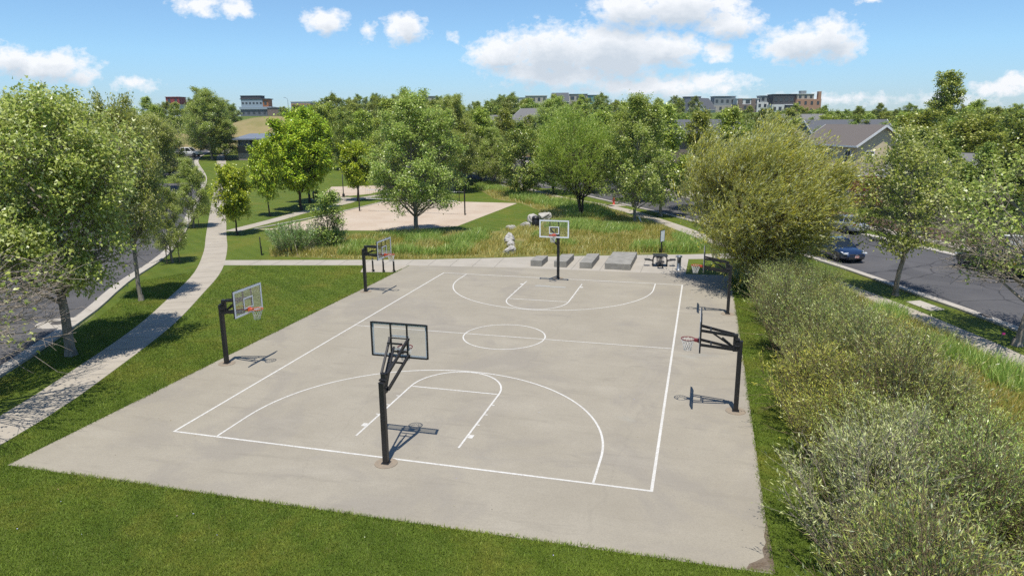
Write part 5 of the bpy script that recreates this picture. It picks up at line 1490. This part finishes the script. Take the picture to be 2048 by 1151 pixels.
def W_(a, b_): return (a + b_) / 2, (b_ - a) * u
# orange brick block, white-and-charcoal block, brown brick block, beige block, slate row
block_building('apartment_block', 'orange-brick apartment block at the right end of the skyline row', 1614, 425, .0,
               [(0, 0, 0, 13.5, 12, 11.8, A_orange, None, (4, 3, 1.1, 1.6)), (5.8, .3, 11.8, 1.6, 2, 4.0, A_orange, None, None), (-1.5, 1, 11.8, 9, 8, 2.6, A_beige, A_white, (3, 1, 1.2, 1.3)), (-2, 3, 14.8, 3, 3, 1.5, A_grey, None, None)], 'apartment block')
block_building('apartment_block', 'white apartment block with a charcoal top storey and dark balconies', 1569, 422, .0,
               [(0, 0, 0, 15, 12, 9.2, A_white, None, (5, 2, 1.4, 1.9)), (-1, .8, 9.2, 11.5, 9, 5.2, A_dark, A_dark, (4, 1, 1.6, 1.8)), (3.3, -1.2, 5.4, 7.5, 1.2, 3.4, A_dark, A_white, (3, 1, 1.5, 2)), (3.3, -1.3, 0, 7.5, 1.2, 3.8, A_grey, None, (3, 1, 1.5, 2))], 'apartment block')
block_building('apartment_block', 'pale grey apartment block between the brown and the charcoal ones', 1528, 426, .0,
               [(0, 0, 0, 9, 10, 10.5, A_white, None, (3, 3, 1.2, 1.5)), (.8, 2, 10.5, 6, 6, 3.4, A_grey, A_slate, (2, 1, 1.4, 1.4))], 'apartment block')
block_building('apartment_block', 'brown-brick apartment block with white upper balconies', 1494, 424, .0,
               [(0, 0, 0, 12.5, 10, 9.5, A_brown, None, (4, 3, 1.3, 1.6)), (0, .6, 9.5, 12, 8, 3.0, A_white, A_white, (3, 1, 2.2, 1.8)), (-4.4, -.2, 0, 2.2, 1, 12.6, A_brown, None, None), (3, -.2, 0, 2.2, 1, 12.6, A_brown, None, None)], 'apartment block')
block_building('apartment_block', 'beige apartment block with a flat grey-green top storey', 1440, 428, .0,
               [(0, 0, 0, 17, 10, 9.0, A_beige, None, (5, 3, 1.2, 1.5)), (2.5, 1, 9.0, 12, 8, 5.0, A_grey, A_slate, (4, 1, 1.2, 1.4))], 'apartment block')
hh = gable_house('town_house', 'white-gabled town house with a slate roof at the left of the apartment row', Vector(spot(1404, 420)) - Vector((0, 0, 6.4)), R(-112), 16, 9, 8.5, 14.2, A_white, M_roofgrey, cat='town house')
for y in (-2, 2): window(hh, wallT(8.01, y, 6, PI / 2), 1.2, 1.5)
block_building('apartment_block', 'slate-clad block behind the white-gabled town house', 1382, 430, .0, [(0, 0, 0, 12, 9, 11.5, A_slate, None, (4, 3, 1.1, 1.4)), (1, 1, 11.5, 9, 6, 2.6, A_slate, A_slate, None)], 'apartment block')
block_building('apartment_block', 'pale grey flat-roofed block on the skyline over the locust tree', 1152, 425, .0, [(0, 0, 0, 14, 9, 12.2, A_beige, A_slate, (4, 3, 2.0, 1.6)), (10, .5, 0, 5.5, 8, 11.6, A_teal, A_slate, (2, 3, 1.1, 1.5))], 'apartment block')
hh = gable_house('town_house', 'slate-roofed town house left of the pale flat-roofed block', Vector(spot(1122, 424)) - Vector((0, 0, 1.4)), R(15.2), 9, 9, 8.6, 13.2, A_slate, M_roofgrey, cat='town house')
for x in (-2.5, 2.5): window(hh, wallT(x, -4.51, 5.5, 0), 1.2, 1.5)
block_building('apartment_block', 'white and beige block low on the skyline over the parked cars', 1075, 410, .0, [(0, 0, 0, 12, 9, 11.2, A_beige, A_white, (4, 3, 1.2, 1.5)), (-9, 0, 0, 6, 9, 10.2, A_white, A_grey, (2, 3, 1.2, 1.5))], 'apartment block')
block_building('apartment_block', 'low tan block hardly showing over the trees above the central plane', 840, 400, .0, [(0, 0, 0, 20, 9, 11.0, A_beige, A_grey, (6, 3, 1.2, 1.5))], 'apartment block')
block_building('office_building', 'blue-grey building with a black roof and orange wood corner beyond the mound', 522, 425, .0,
               [(-2.5, 0, 0, 20, 12, 4.6, A_slate, A_bluegrey, (5, 1, 1.6, 1.8)), (-1, -.6, 4.2, 24, 12, 1.6, A_bluegrey, None, None), (-3.5, 0, 5.8, 16, 10, 4.6, A_bluegrey, None, (6, 1, 1.3, .9)), (6.5, .4, 5.8, 4.2, 9, 4.6, A_wood, None, (1, 1, 1.6, 2.2)), (-1.5, -.3, 10.4, 21.5, 11, .5, A_dark, None, None), (-4.5, 1, 10.9, 15, 9, 1.7, A_dark, A_dark, None)], 'office building', sc=(.74, .74, .86))
block_building('office_building', 'low brick annex with a glass corner beside the blue-grey building', 553, 420, .0, [(0, 0, 0, 6, 7, 4.4, A_brown, A_grey, None), (4.4, .3, 0, 2.8, 6, 4.2, A_teal, A_grey, (1, 1, 1.8, 2.4))], 'office building')
block_building('office_building', 'small orange-brick building with a white roof and teal windows on the skyline', 609, 430, .0, [(0, 0, 0, 11, 9, 6.8, A_orange, None, (4, 2, 1.4, 1.4)), (0, .2, 6.8, 11.2, 8.6, .9, A_white, A_white, None), (3, -.3, 3.2, 3.5, .5, 2.6, A_teal, None, None)], 'office building')
block_building('apartment_block', 'small red apartment block with a white base above the left street', 357, 420, .0, [(0, 0, 0, 6.6, 8, 8.4, A_white, None, (2, 3, 1.1, 1.5)), (0, -.2, 8.2, 7.0, 8, 3.6, A_red, A_red, (2, 1, 1.2, 1.7))], 'apartment block')
block_building('apartment_block', 'white low block peeking between the trees beside the red one', 385, 430, .0, [(0, 0, 0, 6, 8, 10.6, A_white, None, (3, 3, 1.0, 1.4))], 'apartment block')

hm, ht = newmat('haze_air')
ht.t.links.new(ht.n('VolumePrincipled', {'Color': (.80, .88, 1.0, 1), 'Density': .0001, 'Anisotropy': .2}).outputs[0], ht.out.inputs[1])
b = MB(); b.box((CX, CY, 16.25), (3000, 3000, 35.5)); o = b.build('haze', hm); tag(o, 'thin pale summer haze over the whole park', 'haze', kind='stuff')
S.cycles.volume_bounces = 0
# ------------------------------------------------------------------ light, sky, camera
SUN_D = Vector((-.17, .86, -2.72)).normalized()
sl = bpy.data.lights.new('sun', 'SUN'); sl.energy = 4.3; sl.angle = R(.5); sl.color = (1.0, .955, .88)
so = bpy.data.objects.new('sun', sl); COL.objects.link(so); so.rotation_euler = SUN_D.to_track_quat('-Z', 'Y').to_euler()

world = bpy.data.worlds.new('World'); S.world = world; world.use_nodes = True
t = NT(world.__class__ and world) if False else None
nt = world.node_tree; nt.nodes.clear()
class WT(NT):
    def __init__(s, nt): s.t = nt
w = WT(nt); wout = w.n('OutputWorld')
sky = w.n('TexSky', sky_type='NISHITA', sun_disc=False, sun_elevation=math.asin(-SUN_D.z), sun_rotation=math.atan2(-SUN_D.x, -SUN_D.y), altitude=1400, air_density=1.0, dust_density=.6, ozone_density=2.0)
gen = w.n('TexCoord').outputs['Generated']
dot = lambda v: w.n('VectorMath', {0: gen, 1: v}, operation='DOT_PRODUCT').outputs['Value']
bf = w.math('MAXIMUM', dot(tuple(FH)), .02)
U = w.math('DIVIDE', dot(tuple(FR)), bf); Vv = w.math('DIVIDE', dot((0, 0, 1)), bf)
P = w.n('CombineXYZ', {0: U, 1: Vv, 2: 0.0}).outputs[0]
n1 = w.n('TexNoise', {'Vector': w.scaled(P, (1, 1.5, 1)), 'Scale': 26, 'Detail': 5, 'Roughness': .6})
warp = w.n('VectorMath', {0: w.n('VectorMath', {0: n1.outputs[1], 1: (.5, .5, .5)}, operation='SUBTRACT').outputs[0], 1: (.042, .026, 0)}, operation='MULTIPLY').outputs[0]
PW = w.n('VectorMath', {0: P, 1: warp}, operation='ADD').outputs[0]
CLOUD = [(-0.631, 0.077, 0.068, 0.02, 1), (-0.677, 0.085, 0.036, 0.021, 1), (-0.586, 0.063, 0.028, 0.013, .8), (-0.509, 0.051, 0.032, 0.011, .55), (-0.413, 0.151, 0.043, 0.013, .7), (-0.363, 0.149, 0.025, 0.013, .85),
         (-0.248, 0.128, 0.032, 0.018, .85), (-0.141, 0.121, 0.028, 0.02, 1), (-0.191, 0.118, 0.016, 0.01, .4), (-0.077, 0.11, 0.009, 0.007, .4), (-0.014, 0.088, 0.044, 0.023, 1), (0.054, 0.088, 0.078, 0.036, 1), (0.135, 0.087, 0.092, 0.039, 1.1),
         (0.209, 0.09, 0.057, 0.024, 1), (0.277, 0.088, 0.026, 0.014, .8), (0.088, 0.058, 0.107, 0.018, .75), (0.027, 0.065, 0.064, 0.016, .9), (0.191, 0.043, 0.121, 0.017, .8), (0.273, 0.047, 0.064, 0.016, .6),
         (0.16, 0.141, 0.057, 0.024, 1), (0.227, 0.144, 0.071, 0.026, 1), (0.295, 0.124, 0.05, 0.021, .9), (0.28, 0.146, 0.043, 0.011, .8), (0.391, 0.096, 0.057, 0.024, 1), (0.431, 0.104, 0.043, 0.026, .95), (0.453, 0.091, 0.028, 0.018, .8),
         (0.372, 0.089, 0.036, 0.014, .9), (0.671, 0.037, 0.043, 0.011, .9), (0.69, 0.047, 0.028, 0.014, .9), (0.48, 0.15, 0.021, 0.007, .7), (0.432, 0.023, 0.142, 0.009, .45), (0.604, 0.021, 0.064, 0.009, .5)]
def field(pos, clouds):
    acc = None
    for u_, v_, ru, rv, wt in clouds:
        q = w.n('VectorMath', {0: w.n('VectorMath', {0: pos, 1: (u_, v_, 0)}, operation='SUBTRACT').outputs[0], 1: (1 / (ru * 1.12), 1 / (rv * 1.18), 0)}, operation='MULTIPLY').outputs[0]
        m = w.math('MULTIPLY', w.math('SUBTRACT', 1.0, w.n('VectorMath', {0: q}, operation='LENGTH').outputs['Value']), wt)
        acc = m if acc is None else w.math('MAXIMUM', acc, m)
    return acc
fine = w.n('TexNoise', {'Vector': w.scaled(P, (1, 1.4, 1)), 'Scale': 60, 'Detail': 7, 'Roughness': .62}).outputs[0]
dens = w.math('ADD', field(PW, CLOUD), w.math('MULTIPLY', w.math('SUBTRACT', fine, .50), 1.35))
alpha = w.math('MULTIPLY', w.ramp(dens, [(-.0, 0.), (.14, .30), (.50, 1.)]), .95)
# grey undersides: the parts of a cloud that have much cloud above them
upP = w.n('VectorMath', {0: PW, 1: (-.004, .020, 0)}, operation='ADD').outputs[0]
above = w.math('ADD', field(upP, [c for c in CLOUD if c[4] >= .75 and c[3] > .015]), w.math('MULTIPLY', w.math('SUBTRACT', fine, .5), .6))
shade = w.ramp(above, [(.05, 0.), (.75, 1.)])
ccol = w.mix(shade, (.78, .79, .81), (.50, .55, .61))
skyc = w.n('MixRGB', {0: 1.0, 1: sky.outputs[0], 2: (.10, .10, .10, 1)}, blend_type='MULTIPLY').outputs[0] if False else sky.outputs[0]
hz = w.ramp(dot((0, 0, 1)), [(.0, (.68, .75, .86)), (.03, (.71, .79, .89)), (.085, (.84, .97, 1.0)), (.15, (.90, 1.0, 1.0)), (.5, (.80, .92, 1.0))])
skyb = w.n('VectorMath', {0: w.n('VectorMath', {0: sky.outputs[0], 1: hz}, operation='MULTIPLY').outputs[0], 1: (.093, .103, .115)}, operation='MULTIPLY').outputs[0]
w.t.links.new(w.n('Background', {'Color': w.mix(alpha, skyb, ccol), 'Strength': 1.0}).outputs[0], wout.inputs[0])
world.cycles.sampling_method = 'AUTOMATIC'

cam = bpy.data.cameras.new('camera'); co = bpy.data.objects.new('camera', cam); COL.objects.link(co)
cam.sensor_width = 36; cam.lens = 1407.1828 / 2048 * 36; cam.clip_end = 20000; cam.clip_start = .1
mr = [[0.9654603254295718, -0.05347126046264164, 0.2550042829561134], [0.2604396555300131, 0.22654731175579165, -0.9385347630022195], [-0.007585898024185403, 0.972531305326857, 0.23264847798858726]]
co.matrix_world = Matrix([mr[0] + [CX], mr[1] + [CY], mr[2] + [CZ], [0, 0, 0, 1]])
S.camera = co
S.view_settings.view_transform = 'Standard'; S.view_settings.look = 'None'; S.view_settings.gamma = 1; S.view_settings.exposure = .36
S.cycles.max_bounces = 8; S.cycles.diffuse_bounces = 4; S.cycles.glossy_bounces = 2; S.cycles.transmission_bounces = 3; S.cycles.transparent_max_bounces = 8
S.cycles.caustics_reflective = False; S.cycles.caustics_refractive = False
S.cycles.use_denoising = False
